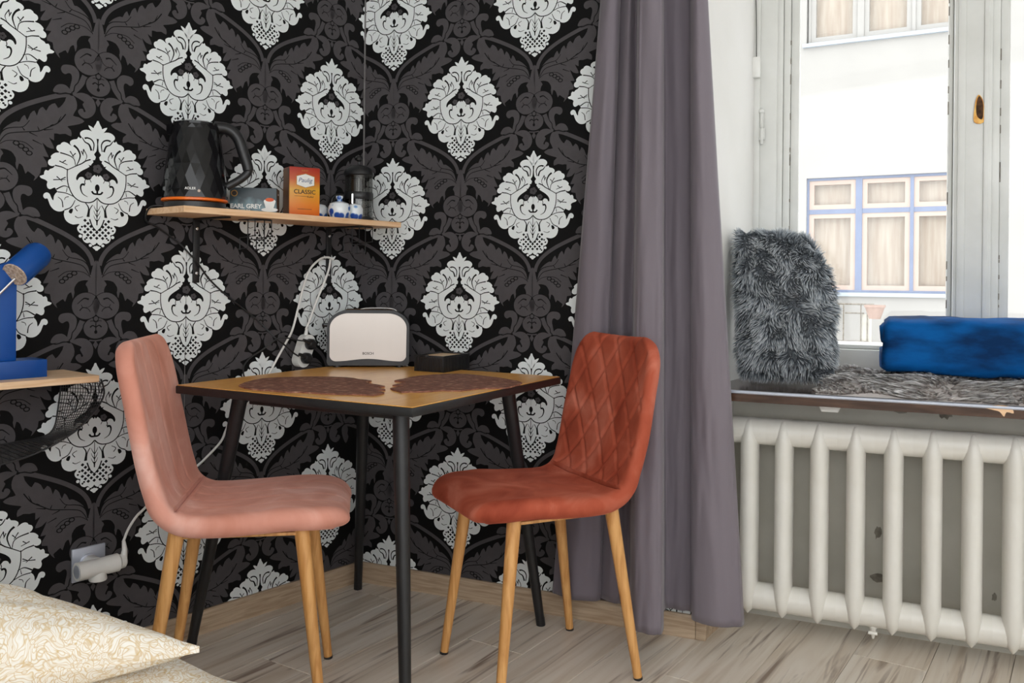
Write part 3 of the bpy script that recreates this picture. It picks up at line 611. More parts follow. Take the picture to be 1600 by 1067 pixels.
# ------------------------------------------------------------------ toaster
to = thing('toaster', 'brushed steel and black toaster at the back of the table', 'toaster', (-.4625, 2.8405, TZ), math.radians(6.1))
def arch(w, z0, z1, R, r=.012, wave=0):
    pts = []
    for k in range(9):
        if wave: break
    hw = w/2
    if wave:
        for k in range(25):
            x = -hw+r+(w-2*r)*k/24; pts.append((x, z0+wave*math.sin(PI*k/24)**2))
    else: pts += [(-hw+r, z0), (hw-r, z0)]
    for k in range(1, 6): a = -PI/2+PI/2*k/6; pts.append((hw-r+r*math.cos(a), z0+r+r*math.sin(a)))
    for k in range(13): a = PI/2*k/12; pts.append((hw-R+R*math.cos(a), z1-R*.8+R*.8*math.sin(a)))
    for k in range(13): a = PI/2+PI/2*k/12; pts.append((-hw+R+R*math.cos(a), z1-R*.8+R*.8*math.sin(a)))
    for k in range(6): a = PI+PI/2*k/6; pts.append((-hw+r+r*math.cos(a), z0+r+r*math.sin(a)))
    return pts
MB().prism(arch(.262, .006, .184, .07), -.136, 0, M=FRONT).build('body', 'black_plastic', to, ang=25)
MB().prism(arch(.244, .020, .174, .06, .02, .008), 0, .004, M=FRONT).build('front_panel', 'brushed_steel', to, ang=25)
for x in (-.1, .1):
    for y in (.02, .115): MB().lathe([(.012, 0), (.012, .007)], 14, c=(x, y, 0)).build('foot', 'black_plastic', to)
MB().box((-.139, .06, .133), (.026, .03, .012), bev=.003).build('lever', 'black_gloss', to)
for y in (.045, .09): MB().box((0, y, .1835), (.15, .022, .004), bev=.001).build('bread_slot', 'dark_hole', to)
MB().tube(sample([(-.03, .068, .184), (0, .068, .188), (.07, .068, .187), (.09, .068, .176)], 4), .003, 8).build('warming_rail', 'screw_metal', to)
text('brand_lettering', 'BOSCH', .011, T(0, -.0042, .045) @ FRONT, 'ink_dark', to, bold=.0002)

# ------------------------------------------------------------------ black box with wooden lid on the table
bx = thing('storage_box', 'small black ribbed box with pale wooden inside top', 'box', (-.220, 2.795, TZ), math.radians(62.6))
mb = MB(); Lx, Ly, Hh = .158, .108, .050
for x in (-1, 1): mb.box((x*(Lx/2-.003), 0, Hh/2), (.006, Ly, Hh), bev=.001)
for y in (-1, 1): mb.box((0, y*(Ly/2-.003), Hh/2), (Lx-.012, .006, Hh), bev=.001)
mb.box((0, 0, .003), (Lx-.012, Ly-.012, .006)); mb.build('body', 'black_plastic', bx)
MB().box((0, 0, Hh-.007), (Lx-.013, Ly-.013, .006), bev=.001).build('lid', 'pale_shelf_wood', bx)
MB().box((-Lx/2-.001, .015, Hh-.003), (.008, .028, .010), bev=.002).build('catch', 'black_plastic', bx)
mb = MB()
for k in range(16):
    mb.box((-Lx/2+.008+k*(Lx-.016)/15, -Ly/2-.0006, Hh/2-.002), (.005, .0024, Hh-.008)); mb.box((-Lx/2+.008+k*(Lx-.016)/15, Ly/2+.0006, Hh/2-.002), (.005, .0024, Hh-.008))
for k in range(11):
    for s in (-1, 1): mb.box((s*(Lx/2+.0006), -Ly/2+.008+k*(Ly-.016)/10, Hh/2-.002), (.0024, .005, Hh-.008))
o = mb.build('ribs', 'black_plastic', bx, smooth=False)

# ------------------------------------------------------------------ chairs
PROF = [(.243, .448), (.232, .462), (.20, .472), (.12, .474), (.03, .468), (-.06, .464), (-.115, .468), (-.152, .482), (-.180, .510), (-.198, .555), (-.214, .62), (-.230, .70), (-.246, .78), (-.262, .85), (-.272, .893)]
def chair(name, label, loc, rz, vel, diamond):
    t = thing(name, label, 'chair', loc, rz, 'velvet chairs at the table')
    raw = sample([Vector((x, 0, z)) for x, z in PROF], 24); acc = [0]
    for i in range(1, len(raw)): acc.append(acc[-1]+(raw[i]-raw[i-1]).length)
    LEN = acc[-1]
    def at(a):
        a = clamp(a, 0, LEN)
        for i in range(1, len(acc)):
            if acc[i] >= a: return raw[i-1].lerp(raw[i], (a-acc[i-1])/(acc[i]-acc[i-1]))
        return raw[-1]
    def hw(a):
        K = [(0, .196), (.1, .204), (.25, .206), (.38, .203), (.46, .204), (.6, .212), (.72, .208), (.85, .192), (LEN, .180)]
        for (x0, y0), (x1, y1) in zip(K, K[1:]):
            if a <= x1: u = (a-x0)/(x1-x0); u = u*u*(3-2*u); return y0+(y1-y0)*u
        return K[-1][1]
    AC = .405                                           # crease between seat and back
    NT, NE = 101, 8
    def ringpts(a, lo, hi):
        p = at(a); tg = (at(a+.004)-at(a-.004)).normalized(); nr = Vector((-tg.z, 0, tg.x))
        if nr.z < 0 and a < .3: nr = -nr
        nr = Vector((tg.z, 0, -tg.x)) if Vector((tg.z, 0, -tg.x)).dot(Vector((.5, 0, .8))) > 0 else Vector((-tg.z, 0, tg.x))
        th = .027 if a < .3 else .027-.005*clamp((a-.3)/.3)
        W = hw(a); dfr = a+.0015; dbk = LEN-a+.0015
        for d, R in ((dfr, .085), (dbk, .075)):
            if d < R: W -= R-math.sqrt(max(0, R*R-(R-d)**2))
            if d < th: th *= math.sqrt(max(.02, 1-(1-d/th)**2))
        out = []
        def P(y, n, top):
            q = abs(y)/max(W, .01); back = clamp((a-.36)/.12)
            n += (.010*(1-back)+.022*back)*q**2.5 + (.006*(1-q*q) if top and back < .5 else 0)
            if top:
                g = 0
                lines = []
                if diamond:
                    if a > AC+.015:
                        b = a-AC
                        for sg in (1, -1):
                            v = (y+sg*b*.66)/.088; dd = abs(v-round(v))*.088*.83; lines.append(dd)
                else:
                    for yy in (-.105, -.035, .035, .105): lines.append(abs(y-yy*W/.21))
                for dd in lines: g = max(g, math.exp(-(dd/.005)**2)*(.0062 if diamond else .0018))
                eb = W-abs(y); g = max(g, math.exp(-((eb-.018)/.003)**2)*.0022)
                g = max(g, math.exp(-((a-AC)/.006)**2)*.010)
                if not diamond or a > AC+.015: n -= g
                else: n -= max(g*0, math.exp(-((a-AC)/.006)**2)*.010, math.exp(-((eb-.018)/.003)**2)*.0022)
                n += .0022*noise.noise(Vector((a*14, y*14, 3.1 if diamond else 7.7)))
            return p + nr*n + Vector((0, y, 0))
        yi = max(W-th, .004)
        for k in range(NT): out.append(P(-yi+2*yi*k/(NT-1), th, True))
        for k in range(1, NE): an = PI/2-PI*k/NE; out.append(P(yi+th*math.cos(an), th*math.sin(an), False))
        for k in range(25): out.append(P(yi-2*yi*k/24, -th, False))
        for k in range(1, NE): an = -PI/2-PI*k/NE; out.append(P(-yi+th*math.cos(an), th*math.sin(an), False))
        return out
    def part(nm, a0, a1):
        n = int((a1-a0)/.0055); vs = []; fs = []
        A = [a0+(a1-a0)*i/n for i in range(n+1)]
        if a0 == 0: A = [0, .001, .0025]+A[1:]
        if a1 >= LEN: A = A[:-1]+[LEN-.0025, LEN-.001, LEN]
        for a in A: r = ringpts(a, a0, a1); vs += r
        m = len(r)
        for i in range(len(A)-1):
            for k in range(m): fs.append((i*m+k, i*m+(k+1) % m, (i+1)*m+(k+1) % m, (i+1)*m+k))
        fs.append(tuple(range(m))); fs.append(tuple((len(A)-1)*m+k for k in range(m)))
        return MB().add(vs, fs).build(nm, vel, t, ang=80)
    part('seat', 0, AC); part('backrest', AC, LEN)
    for sx in (1, -1):
        for sy in (1, -1):
            top = Vector((.150 if sx > 0 else -.135, sy*.148, .452)); ft_ = Vector((sx*.203, sy*.182, 0)); q = top.lerp(ft_, .985)
            lg = MB().tube([top, q], [.0185, .0115], 18).build('leg', 'leg_wood', t)
            MB().tube([q, ft_], [.0122, .012], 14).build('foot_pad', 'black_plastic', lg)
    MB().box((0, .148, .4425), (.28, .022, .008), bev=.002).box((0, -.148, .4425), (.28, .022, .008), bev=.002).box((.14, 0, .4425), (.022, .27, .008), bev=.002).box((-.13, 0, .4425), (.022, .27, .008), bev=.002).build('seat_frame', 'leg_wood', t)
    return t
chair('velvet_chair', 'salmon pink velvet chair with vertical stitching left of the table', (-.669, 2.228, 0), math.radians(9.5), 'velvet_salmon', False)
chair('velvet_chair', 'rust orange velvet chair with diamond quilted back beside the curtain', (.08, 2.4035, 0), math.radians(-154), 'velvet_rust', True)

# ------------------------------------------------------------------ wall shelf and what stands on it
SZ = 1.2385
sf_ = thing('wall_shelf', 'pale wooden shelf board on black brackets holding the kettle', 'shelf', C, LA)
MB().box((-.3985, -.1005, SZ-.009), (.783, .199, .018), bev=.0012, seg=1).build('board', 'shelf_wood', sf_)
for s in (.638, .153):
    b = MB().box((-s, -.005, 1.125), (.021, .006, .185), bev=.002).box((-s, -.085, SZ-.0205), (.021, .165, .005), bev=.002).build('bracket', 'black_metal', sf_)
    for z in (1.19, 1.06): MB().lathe([(.0045, 0), (.0045, .002), (.002, .0032)], 12, M=T(-s, -.008, z) @ FRONT).build('screw', 'screw_metal', b)
def hookrack(s, label):
    h = thing('wire_mug_rack', label, 'rack', LW(s, 0, SZ-.018), LA, 'wire racks under the shelf')
    r = .0016
    MB().box((0, -.12, -.0015), (.05, .09, .002)).build('mount_plate', 'black_metal', h)
    for x in (-.028, .028):
        MB().tube([(x, -.165, -.002), (x, -.165, -.05), (x, -.09, -.055), (x, -.09, -.09)], r, 8).build('hook', 'black_metal', h)
        MB().tube([(x, -.13, -.002), (x, -.13, -.085), (x, -.08, -.088)], r, 8).build('hook', 'black_metal', h)
    MB().tube([(-.028, -.165, -.004), (.028, -.165, -.004)], r, 8).build('cross_wire', 'black_metal', h); MB().tube([(-.028, -.13, -.06), (.028, -.13, -.06)], r, 8).build('cross_wire', 'black_metal', h)
hookrack(.52, 'black wire mug rack under the shelf below the tea box')
hookrack(.13, 'black wire mug rack under the shelf below the coffee press')

kt = thing('electric_kettle', 'glossy black faceted electric kettle with an orange ring', 'kettle', LW(.700, .100, SZ), math.radians(20))
MB().lathe([(.080, 0), (.083, .003), (.083, .016), (.078, .019)], 40).build('power_base', 'black_plastic', kt)
MB().lathe([(.084, .019), (.0885, .021), (.0885, .026), (.085, .028)], 40).build('light_ring', 'orange_plastic', kt)
mb = MB(); vs = []; fs = []; seg = 20
prof = [(.0855, .028), (.085, .05), (.083, .085), (.079, .12), (.0745, .155), (.069, .19), (.064, .22), (.0625, .232)]
for i, (r, z) in enumerate(prof):
    for k in range(seg): a = 2*PI*(k+(.5 if i % 2 else 0))/seg; vs.append((r*math.cos(a), r*math.sin(a), z))
for i in range(len(prof)-1):
    for k in range(seg):
        a, b = i*seg+k, i*seg+(k+1) % seg; c, d = (i+1)*seg+k, (i+1)*seg+(k+1) % seg
        if i % 2 == 0: fs += [(a, b, c), (b, d, c)]
        else: fs += [(a, b, d), (a, d, c)]
fs.append(tuple(range(seg))[::-1]); fs.append(tuple((len(prof)-1)*seg+k for k in range(seg)))
mb.add(vs, fs).build('body', 'black_gloss', kt, smooth=False)
MB().lathe([(.060, .232), (.060, .238), (.050, .242), (.001, .243)], 32).build('lid', 'black_gloss', kt)
MB().prism([(-.076, 0), (-.058, .020), (-.056, -.020)], 0, .028, M=T(0, 0, .204)).build('spout', 'black_gloss', kt)
mb = MB(); hp = sample([(.050, 0, .232), (.085, 0, .230), (.112, 0, .208), (.130, 0, .16), (.142, 0, .12), (.138, 0, .105), (.115, 0, .085), (.084, 0, .066)], 6)
n = len(hp); mb.tube(hp, [.013+(.004*(1-i/n)) if i < n*.6 else .0115 for i in range(n)], 14); mb.build('handle', 'black_plastic', kt)
text('brand_lettering', 'ADLER', .0095, T(-.012, -.0875, .050) @ Matrix.Rotation(0, 4, 'Z') @ FRONT, 'ink_white', kt, bold=.0001)
MB().lathe([(.004, 0), (.004, .001)], 10, M=T(.010, -.0875, .044) @ FRONT).build('power_light', 'led_lens', kt)

te = thing('tea_box', 'dark grey blue tea carton with a white teacup printed on it', 'tea box', LW(.500, .092, SZ), math.radians(8))
MB().box((0, 0, .0375), (.134, .062, .075), bev=.001, seg=1).build('carton', 'tea_print', te, smooth=False)
fy = -.0312
MB().box((.0672, 0, .0375), (.0006, .060, .073)).build('end_panel', 'ink_dark', te, smooth=False)
text('lettering', 'EARL GREY', .0178, T(-.021, fy, .020) @ FRONT, 'ink_white', te, bold=.0006); text('lettering', 'BLACK TEA', .007, T(-.026, fy, .0085) @ FRONT, 'ink_white', te)
text('lettering', 'TEA', .008, T(.0677, 0, .058) @ Matrix.Rotation(PI/2, 4, 'Z') @ FRONT, 'ink_white', te)
cp = MB().prism([(.024*math.cos(2*PI*k/24), .006*math.sin(2*PI*k/24)) for k in range(24)], 0, .0004, M=T(.047, fy, .011) @ FRONT)
cp.prism([(p.x, p.y) for p in sample([(-.015, .022), (.015, .022), (.014, .008), (.008, -.006), (-.008, -.006), (-.014, .008)], 3, True)], .0004, .0008, M=T(.047, fy, .018) @ FRONT)
cp.build('printed_teacup', 'ink_white', te, smooth=False)
MB().prism([(.0125*math.cos(2*PI*k/24), .0055*math.sin(2*PI*k/24)) for k in range(24)], .0008, .0011, M=T(.047, fy, .0405) @ FRONT).build('printed_tea', 'ink_tea', te, smooth=False)
MB().lathe([(.0095, 0), (.0095, .0004)], 22, M=T(-.054, fy, .058) @ FRONT).build('seal', 'ink_gold', te); MB().lathe([(.0070, .0004), (.0070, .0008)], 22, M=T(-.054, fy, .058) @ FRONT).build('seal_centre', 'ink_dark', te)

co = thing('coffee_pack', 'orange and yellow ground coffee brick pack', 'coffee pack', LW(.330, .090, SZ), math.radians(31))
MB().box((0, 0, .077), (.097, .066, .154), bev=.003).build('pack', 'coffee_print', co)
MB().box((-.0487, 0, .077), (.0006, .06, .148)).build('side_panel', 'coffee_side', co, smooth=False)
fy = -.0332
hexa = [(.033*a, .023*b) for a, b in ((0, 1), (.72, .62), (.72, -.62), (0, -1), (-.72, -.62), (-.72, .62))]; hexa = [(x*1.15, y*.9) for x, y in hexa]
MB().prism([(x*1.08, y*1.1) for x, y in hexa], 0, .0003, M=T(.002, fy, .112) @ FRONT).build('badge_border', 'ink_gold', co, smooth=False)
MB().prism(hexa, .0003, .0007, M=T(.002, fy, .112) @ FRONT).build('badge', 'ink_white', co, smooth=False)
sh = Matrix(((1, .25, 0, 0), (0, 1, 0, 0), (0, 0, 1, 0), (0, 0, 0, 1)))
text('lettering', 'Paulig', .019, T(.002, fy-.0008, .113) @ FRONT @ sh, 'ink_blue', co)
text('lettering', 'CLASSIC', .0185, T(0, fy-.0003, .077) @ FRONT, 'ink_dark', co, bold=.0002); text('lettering', 'Kahvi', .009, T(.018, fy-.0003, .063) @ FRONT @ sh, 'ink_dark', co)
MB().box((-.012, fy-.0003, .064), (.04, .0004, .0008)).box((0, fy-.0003, .024), (.045, .0004, .0012)).build('rule_line', 'ink_dark', co, smooth=False)
text('lettering', 'KAHVI', .007, T(0, fy-.0003, .143) @ FRONT, 'ink_gold', co)

fp = thing('french_press', 'glass french press coffee maker with black lid and band', 'french press', LW(.105, .098, SZ), math.radians(10))
gb = MB(); gb.lathe([(.0455, .012), (.0455, .150), (.0485, .156)], 40, cap=False); gb.lathe([(.0435, .156), (.0435, .014), (.001, .013)], 40, cap=False); gb.build('beaker', 'jug_glass', fp)
MB().lathe([(.048, 0), (.050, .003), (.050, .012), (.046, .014)], 36).build('base', 'black_plastic', fp)
MB().lathe([(.0462, .072), (.0478, .074), (.0478, .094), (.0462, .096)], 40, cap=False).build('band', 'black_plastic', fp)
MB().lathe([(.047, .150), (.050, .154), (.049, .162), (.042, .174), (.026, .184), (.008, .187), (.001, .188)], 36).build('lid', 'black_plastic', fp)
MB().lathe([(.004, .187), (.004, .198), (.012, .203), (.014, .210), (.010, .217), (.001, .219)], 20).build('knob', 'black_plastic', fp)
MB().lathe([(.0025, .02), (.0025, .188)], 10).build('plunger_rod', 'screw_metal', fp); MB().lathe([(.042, .016), (.042, .022), (.01, .024)], 30).build('plunger_disc', 'screw_metal', fp)
MB().tube(sample([(-.046, .005, .085), (-.075, .012, .085), (-.088, .014, .07), (-.088, .014, .04), (-.08, .012, .015)], 4), .006, 10).build('handle', 'black_plastic', fp)
for x in (-.02, .0470): MB().box((x, -.0478 if x < 0 else 0, .05), (.005, .002, .075)).build('stay', 'screw_metal', fp) if x < 0 else None

def pot(s, d, prof, knob, label):
    p = thing('ceramic_pot', label, 'pot', LW(s, d, SZ), LA, 'blue and white ceramic pots')
    MB().lathe(prof, 28).build('bowl', 'delft_ceramic', p)
    if knob: zt = prof[-1][1]; MB().lathe([(.010, zt-.002), (.008, zt+.008), (.011, zt+.011), (.011, zt+.018), (.004, zt+.020)], 18).build('neck', 'delft_ceramic', p)
pot(.228, .150, [(.026, 0), (.029, .003), (.035, .02), (.035, .036), (.030, .048), (.018, .054)], True, 'blue and white ceramic pot with a short neck, the middle one of three')
pot(.247, .068, [(.022, 0), (.028, .004), (.033, .02), (.031, .036), (.022, .046), (.010, .049)], False, 'blue and white ceramic pot half hidden behind the coffee pack')
pot(.166, .150, [(.018, 0), (.023, .004), (.027, .02), (.027, .036), (.021, .048), (.010, .052)], False, 'small round blue and white ceramic pot in front of the french press')

# ------------------------------------------------------------------ cords, power strip, outlet on the left wall
def Lcord(name, pts, r, m, parent, label):
    P = [Vector((-s, -d, z)) for s, d, z in pts]
    o = place(MB().tube(sample(P, 6), r, 10).build(name, m), C, LA); o.parent = parent; o['label'] = label
    o.matrix_parent_inverse = (Matrix.Translation(parent.location) @ Matrix.Rotation(parent.rotation_euler[2], 4, 'Z')).inverted()
ps = thing('power_strip', 'white two socket power strip with white cord hanging behind the table', 'power strip', LW(.270, .030, .815), LA)
Lcord('cord', [(.166, .030, 1.112), (.171, .03, 1.081), (.189, .03, 1.038), (.22, .03, .975), (.247, .03, .913), (.262, .03, .884)], .0036, 'white_plastic', ps, 'white cord hanging from the shelf bracket down to the power strip')
Lcord('cord', [(.148, .024, 1.112), (.169, .02, 1.119), (.2, .02, 1.112), (.239, .02, 1.08), (.264, .02, 1.027), (.285, .02, .955), (.307, .02, .884), (.331, .02, .844), (.357, .014, .799), (.383, .012, .756), (.44, .012, .682), (.524, .02, .622), (.543, .02, .592), (.56, .02, .56), (.602, .02, .524), (.643, .02, .496), (.731, .02, .456), (.797, .02, .405), (.821, .025, .39), (.846, .03, .362), (.862, .04, .340), (.868, .045, .335)], .0036, 'white_plastic', ps, 'long white cord running from the bracket down the wall to the outlet')
Lcord('cord', [(.745, .075, SZ+.005), (.785, .05, 1.245), (.7985, .03, 1.235), (.796, .012, 1.205), (.764, .008, 1.19), (.697, .006, 1.149), (.669, .014, 1.12), (.638, .016, 1.088), (.594, .006, 1.042), (.536, .006, .994), (.439, .02, .918), (.395, .05, .864), (.36, .055, .838), (.330, .060, .812), (.314, .064, .802)], .0026, 'black_plastic', kt, 'black kettle cord crossing the wall from the shelf to the power strip')
Lcord('cord', [(.298, .066, .850), (.316, .06, .853), (.346, .055, .86), (.38, .04, .858), (.418, .02, .826), (.453, .012, .805), (.475, .010, .783), (.479, .010, .763), (.472, .010, .739), (.44, .010, .70)], .0022, 'black_plastic', to, 'thin black toaster cord looping from the power strip behind the table')
Mr = Matrix.Rotation(math.radians(-20), 4, 'Y')
rr = [(p.x, p.y) for p in [Vector((.024*math.cos(a)*1.0, .036*(1 if math.sin(a) > 0 else -1)*0 + (.030 if math.sin(a) >= 0 else -.030)+.024*math.sin(a), 0)) for a in [2*PI*k/36 for k in range(36)]]]
MB().prism(rr, -.016, .016, M=Mr.inverted() @ FRONT).build('housing', 'white_plastic', ps, ang=30)
for z, x in ((.022, .008), (-.022, -.008)):
    pl = MB().lathe([(.016, 0), (.018, .003), (.0175, .018), (.010, .028)], 20, M=T(x, -.016, z) @ FRONT).build('plug', 'black_plastic', ps)
    MB().tube([(x-.008, -.034, z+.004), (x-.035, -.034, z+.016)], [.008, .0045], 10).build('plug_neck', 'black_plastic', pl)
MB().tube([(.008, 0, .05), (.012, 0, .072)], [.007, .0045], 10).build('cord_sleeve', 'white_plastic', ps)
ol = thing('wall_outlet', 'silver wall outlet plate above the bed corner', 'outlet', LW(.942, 0, .288), LA)
MB().box((0, -.005, 0), (.088, .008, .088), bev=.0025).build('plate', 'silver_plate', ol); MB().lathe([(.026, 0), (.026, .004), (.022, .006)], 28, M=T(0, -.008, 0) @ FRONT).build('socket_ring', 'silver_plate', ol)
ad = thing('socket_adapter', 'white three way plug adapter in the wall outlet', 'adapter', LW(.942, .010, .288), LA)
Mx = Matrix.Rotation(PI/2, 4, 'Y')
MB().lathe([(.021, 0), (.0225, .004), (.0225, .038)], 24, M=T(0, -.003, 0) @ FRONT).build('stem', 'white_plastic', ad)
ab = MB().lathe([(.019, -.055), (.0235, -.055), (.0235, -.02), (.0225, -.018), (.0225, .022), (.0235, .024), (.0235, .052), (.015, .056)], 26, M=T(0, -.050, 0) @ Mx).build('body', 'white_plastic', ad)
MB().lathe([(.017, -.0556), (.017, -.053)], 24, M=T(0, -.050, 0) @ Mx).build('socket_hole', 'silver_plate', ab)
MB().lathe([(.021, -.034), (.0225, -.031), (.019, -.008)], 24, c=(0, -.050, 0)).build('lower_socket', 'white_plastic', ad)
pg = thing('white_plug', 'white angled plug in the right end of the adapter', 'plug', LW(.884, .060, .288), LA)
MB().lathe([(.019, -.002), (.0185, .010), (.012, .016)], 22, M=Mx).build('plug_body', 'white_plastic', pg)
MB().tube([(.010, 0, .004), (.013, 0, .030), (.016, .012, .050)], [.010, .007, .0045], 12).build('strain_relief', 'white_plastic', pg)

# ------------------------------------------------------------------ lamp shelf on the left
LZ = .8055
ls = thing('lamp_shelf', 'pale wooden wall shelf with a black wire basket under the blue lamp', 'shelf', C, LA)
MB().box((-1.335, -.1005, LZ-.0085), (.65, .199, .017), bev=.0012, seg=1).build('board', 'pale_shelf_wood', ls)
fr_ = sample([Vector(p+(0,)) for p in [(1.005, .795), (.997, .760), (1.012, .727), (1.036, .70), (1.063, .677), (1.093, .66), (1.13, .643), (1.18, .628), (1.25, .618), (1.335, .615)]], 5)
bk_ = sample([Vector(p+(0,)) for p in [(1.018, .795), (1.020, .750), (1.026, .70), (1.032, .665), (1.045, .645), (1.07, .637), (1.11, .634), (1.17, .630), (1.25, .622), (1.335, .618)]], 5)
def bp(i, q):
    p = bk_[i].lerp(fr_[i], q); return p
NA = len(fr_); mb = MB()
def full(q):
    a = [bp(i, q) for i in range(NA)]; b = [Vector((2.67-p.x, p.y, 0)) for p in reversed(a[:-1])]
    return a+b
NQ = 17
for j in range(NQ+1):
    q = j/NQ; mb.tube([Vector((-p.x, -(.008+.190*q), p.y)) for p in full(q)], .0022 if j in (0, NQ) else .0009, 6)
m = len(full(0)); Fs = [full(j/8) for j in range(9)]
for i in range(0, m):
    mb.tube([Vector((-Fs[j][i].x, -(.008+.190*j/8), Fs[j][i].y)) for j in range(9)], .0009, 5)
mb.build('wire_basket', 'black_metal', ls)
lm = thing('desk_lamp', 'blue spotlight lamp with a square column on the small shelf', 'lamp', LW(1.205, .105, LZ), LA)
MB().box((.03, 0, .021), (.128, .085, .042), bev=.0015).build('base', 'blue_paint', lm); MB().box((0, 0, .155), (.058, .058, .226), bev=.0015).build('column', 'blue_paint', lm)
axis = (Vector((.080, .040, .062))).normalized(); rot = axis.to_track_quat('Z', 'Y').to_matrix().to_4x4(); O_ = Vector((.018, -.045, .245))
hd = MB().lathe([(.028, .0), (.0315, .0), (.0325, .004), (.0325, .085), (.028, .096), (.014, .100), (.013, .108), (.001, .110)], 30, M=T(*O_) @ rot).build('spotlight_head', 'blue_paint', lm)
MB().lathe([(.001, -.0015), (.0265, -.0015), (.0272, -.003), (.0285, -.003), (.030, .0005)], 30, M=T(*O_) @ rot, cap=False).build('lens', 'led_lens', hd)
MB().tube([(-.02, -.034, .19), (.02, -.04, .235)], .003, 8).build('arm', 'screw_metal', lm); MB().tube([(.0, 0, .255), (.03, -.02, .27)], .012, 12).build('swivel', 'blue_paint', lm)

# ------------------------------------------------------------------ curtain
cu = thing('window_curtain', 'long grey purple curtain hanging beside the window', 'curtain', C, RA)
TOPN = [(0.867, 0.030), (0.886, 0.070), (0.922, 0.095), (0.938, 0.070), (0.931, 0.035), (0.935, 0.035), (0.966, 0.060), (0.983, 0.030), (1.015, 0.130), (1.035, 0.155), (1.080, 0.155), (1.087, 0.130), (1.063, 0.030), (1.101, 0.028), (1.142, 0.030), (1.159, 0.090), (1.182, 0.115), (1.199, 0.090), (1.194, 0.050)]
BOTN = [(0.731, 0.030), (0.750, 0.060), (0.816, 0.080), (0.886, 0.060), (0.887, 0.035), (0.895, 0.035), (0.946, 0.060), (0.980, 0.040), (1.027, 0.190), (1.057, 0.235), (1.111, 0.235), (1.122, 0.200), (1.087, 0.040), (1.124, 0.028), (1.166, 0.030), (1.181, 0.085), (1.244, 0.110), (1.310, 0.080), (1.319, 0.050)]
tp = sample([Vector((a, b, 0)) for a, b in TOPN], 12); bt = sample([Vector((a, b, 0)) for a, b in BOTN], 12)
ZT, ZB, ZR = 2.62, .085, 1.9
vs = []; fs = []; nz = 110; m = len(tp)
for i in range(nz+1):
    z = ZB+(ZT-ZB)*i/nz; q = (z-ZB)/(ZR-ZB); q = q if q < 1 else 1+(q-1)*.3
    for k in range(m):
        p = bt[k].lerp(tp[k], q)
        wv = .007*noise.noise(Vector((k*.13, z*3.2, 1.3))) + .004*noise.noise(Vector((k*.3, z*9, 5.3)))*clamp(1.6-z)
        wv += .004*math.exp(-((z-.90+.0012*k)/.012)**2)*noise.noise(Vector((k*.2, 0, 2))) - .003*math.exp(-((z-.135)/.004)**2)
        vs.append((p.x+.3*wv, -(max(p.y+wv, .024)), z))
for i in range(nz):
    for k in range(m-1): fs.append((i*m+k, i*m+k+1, (i+1)*m+k+1, (i+1)*m+k))
cl = MB().add(vs, fs).build('cloth', 'curtain_cloth', cu, ang=70)
sd = cl.modifiers.new('thickness', 'SOLIDIFY'); sd.thickness = .002; sd.offset = 0
MB().tube([(.80, -.09, 2.64), (2.7, -.09, 2.64)], .012, 12).build('curtain_rail', 'black_metal', cu)
for s_ in (.9, 1.6, 2.6): MB().box((s_, -.045, 2.64), (.02, .085, .02), bev=.003).build('rail_bracket', 'black_metal', cu)

# ------------------------------------------------------------------ radiator
ra = thing('radiator', 'white painted cast iron column radiator under the windowsill', 'radiator', C, RA)
mb = MB(); vs = []; fs = []; sg = 24
rows = [(.050, .03), (.054, .18), (.062, .42), (.075, .70), (.092, .92), (.112, 1), (.35, 1), (.555, 1), (.585, .96), (.606, .84), (.620, .66), (.630, .42), (.6355, .2), (.637, .03)]
for z, q in rows:
    for k in range(sg):
        a = 2*PI*k/sg; c, s_ = math.cos(a), math.sin(a)
        vs.append((.0265*(q**.8)*math.copysign(abs(c)**.85, c), .154+.052*(.35+.65*q)*math.copysign(abs(s_)**.8, s_) - .004*(1-q)*(1 if z < .3 else 0), z))
for i in range(len(rows)-1):
    for k in range(sg): fs.append((i*sg+k, i*sg+(k+1) % sg, (i+1)*sg+(k+1) % sg, (i+1)*sg+k))
fs.append(tuple(range(sg))); fs.append(tuple((len(rows)-1)*sg+k for k in range(sg)))
mb.add(vs, fs)
for zc in (.600, .100):
    mb.lathe([(.0405, -.05025), (.041, -.040), (.0405, -.028), (.0415, -.01), (.0415, .01), (.0405, .028), (.041, .040), (.0405, .05025)], 24, M=T(0, .154, zc) @ Matrix.Rotation(PI/2, 4, 'Y'))
sec = mb.build('section', 'radiator_paint', ra, ang=60)
for k in range(10):
    o = sec if k == 0 else sec.copy()
    if k: COL.objects.link(o)
    o.location = (1.300+.1005*k, 0, 0)
MB().lathe([(.014, -.02), (.014, .0), (.010, .002), (.008, .012), (.004, .03), (.003, .034)], 14, M=T(1.652, .150, .060) @ Matrix.Rotation(PI, 4, 'X')).tube([(1.640, .12, .052), (1.664, .12, .052)], .005, 8).build('drain_valve', 'radiator_paint', ra)
MB().tube([(1.252, .154, .100), (1.235, .154, .10), (1.235, .154, 0)], .012, 12).build('feed_pipe', 'radiator_paint', ra)
for s_ in (1.352, 2.15): MB().box((s_, .226, .60), (.012, .08, .012)).build('wall_bracket', 'radiator_paint', ra)

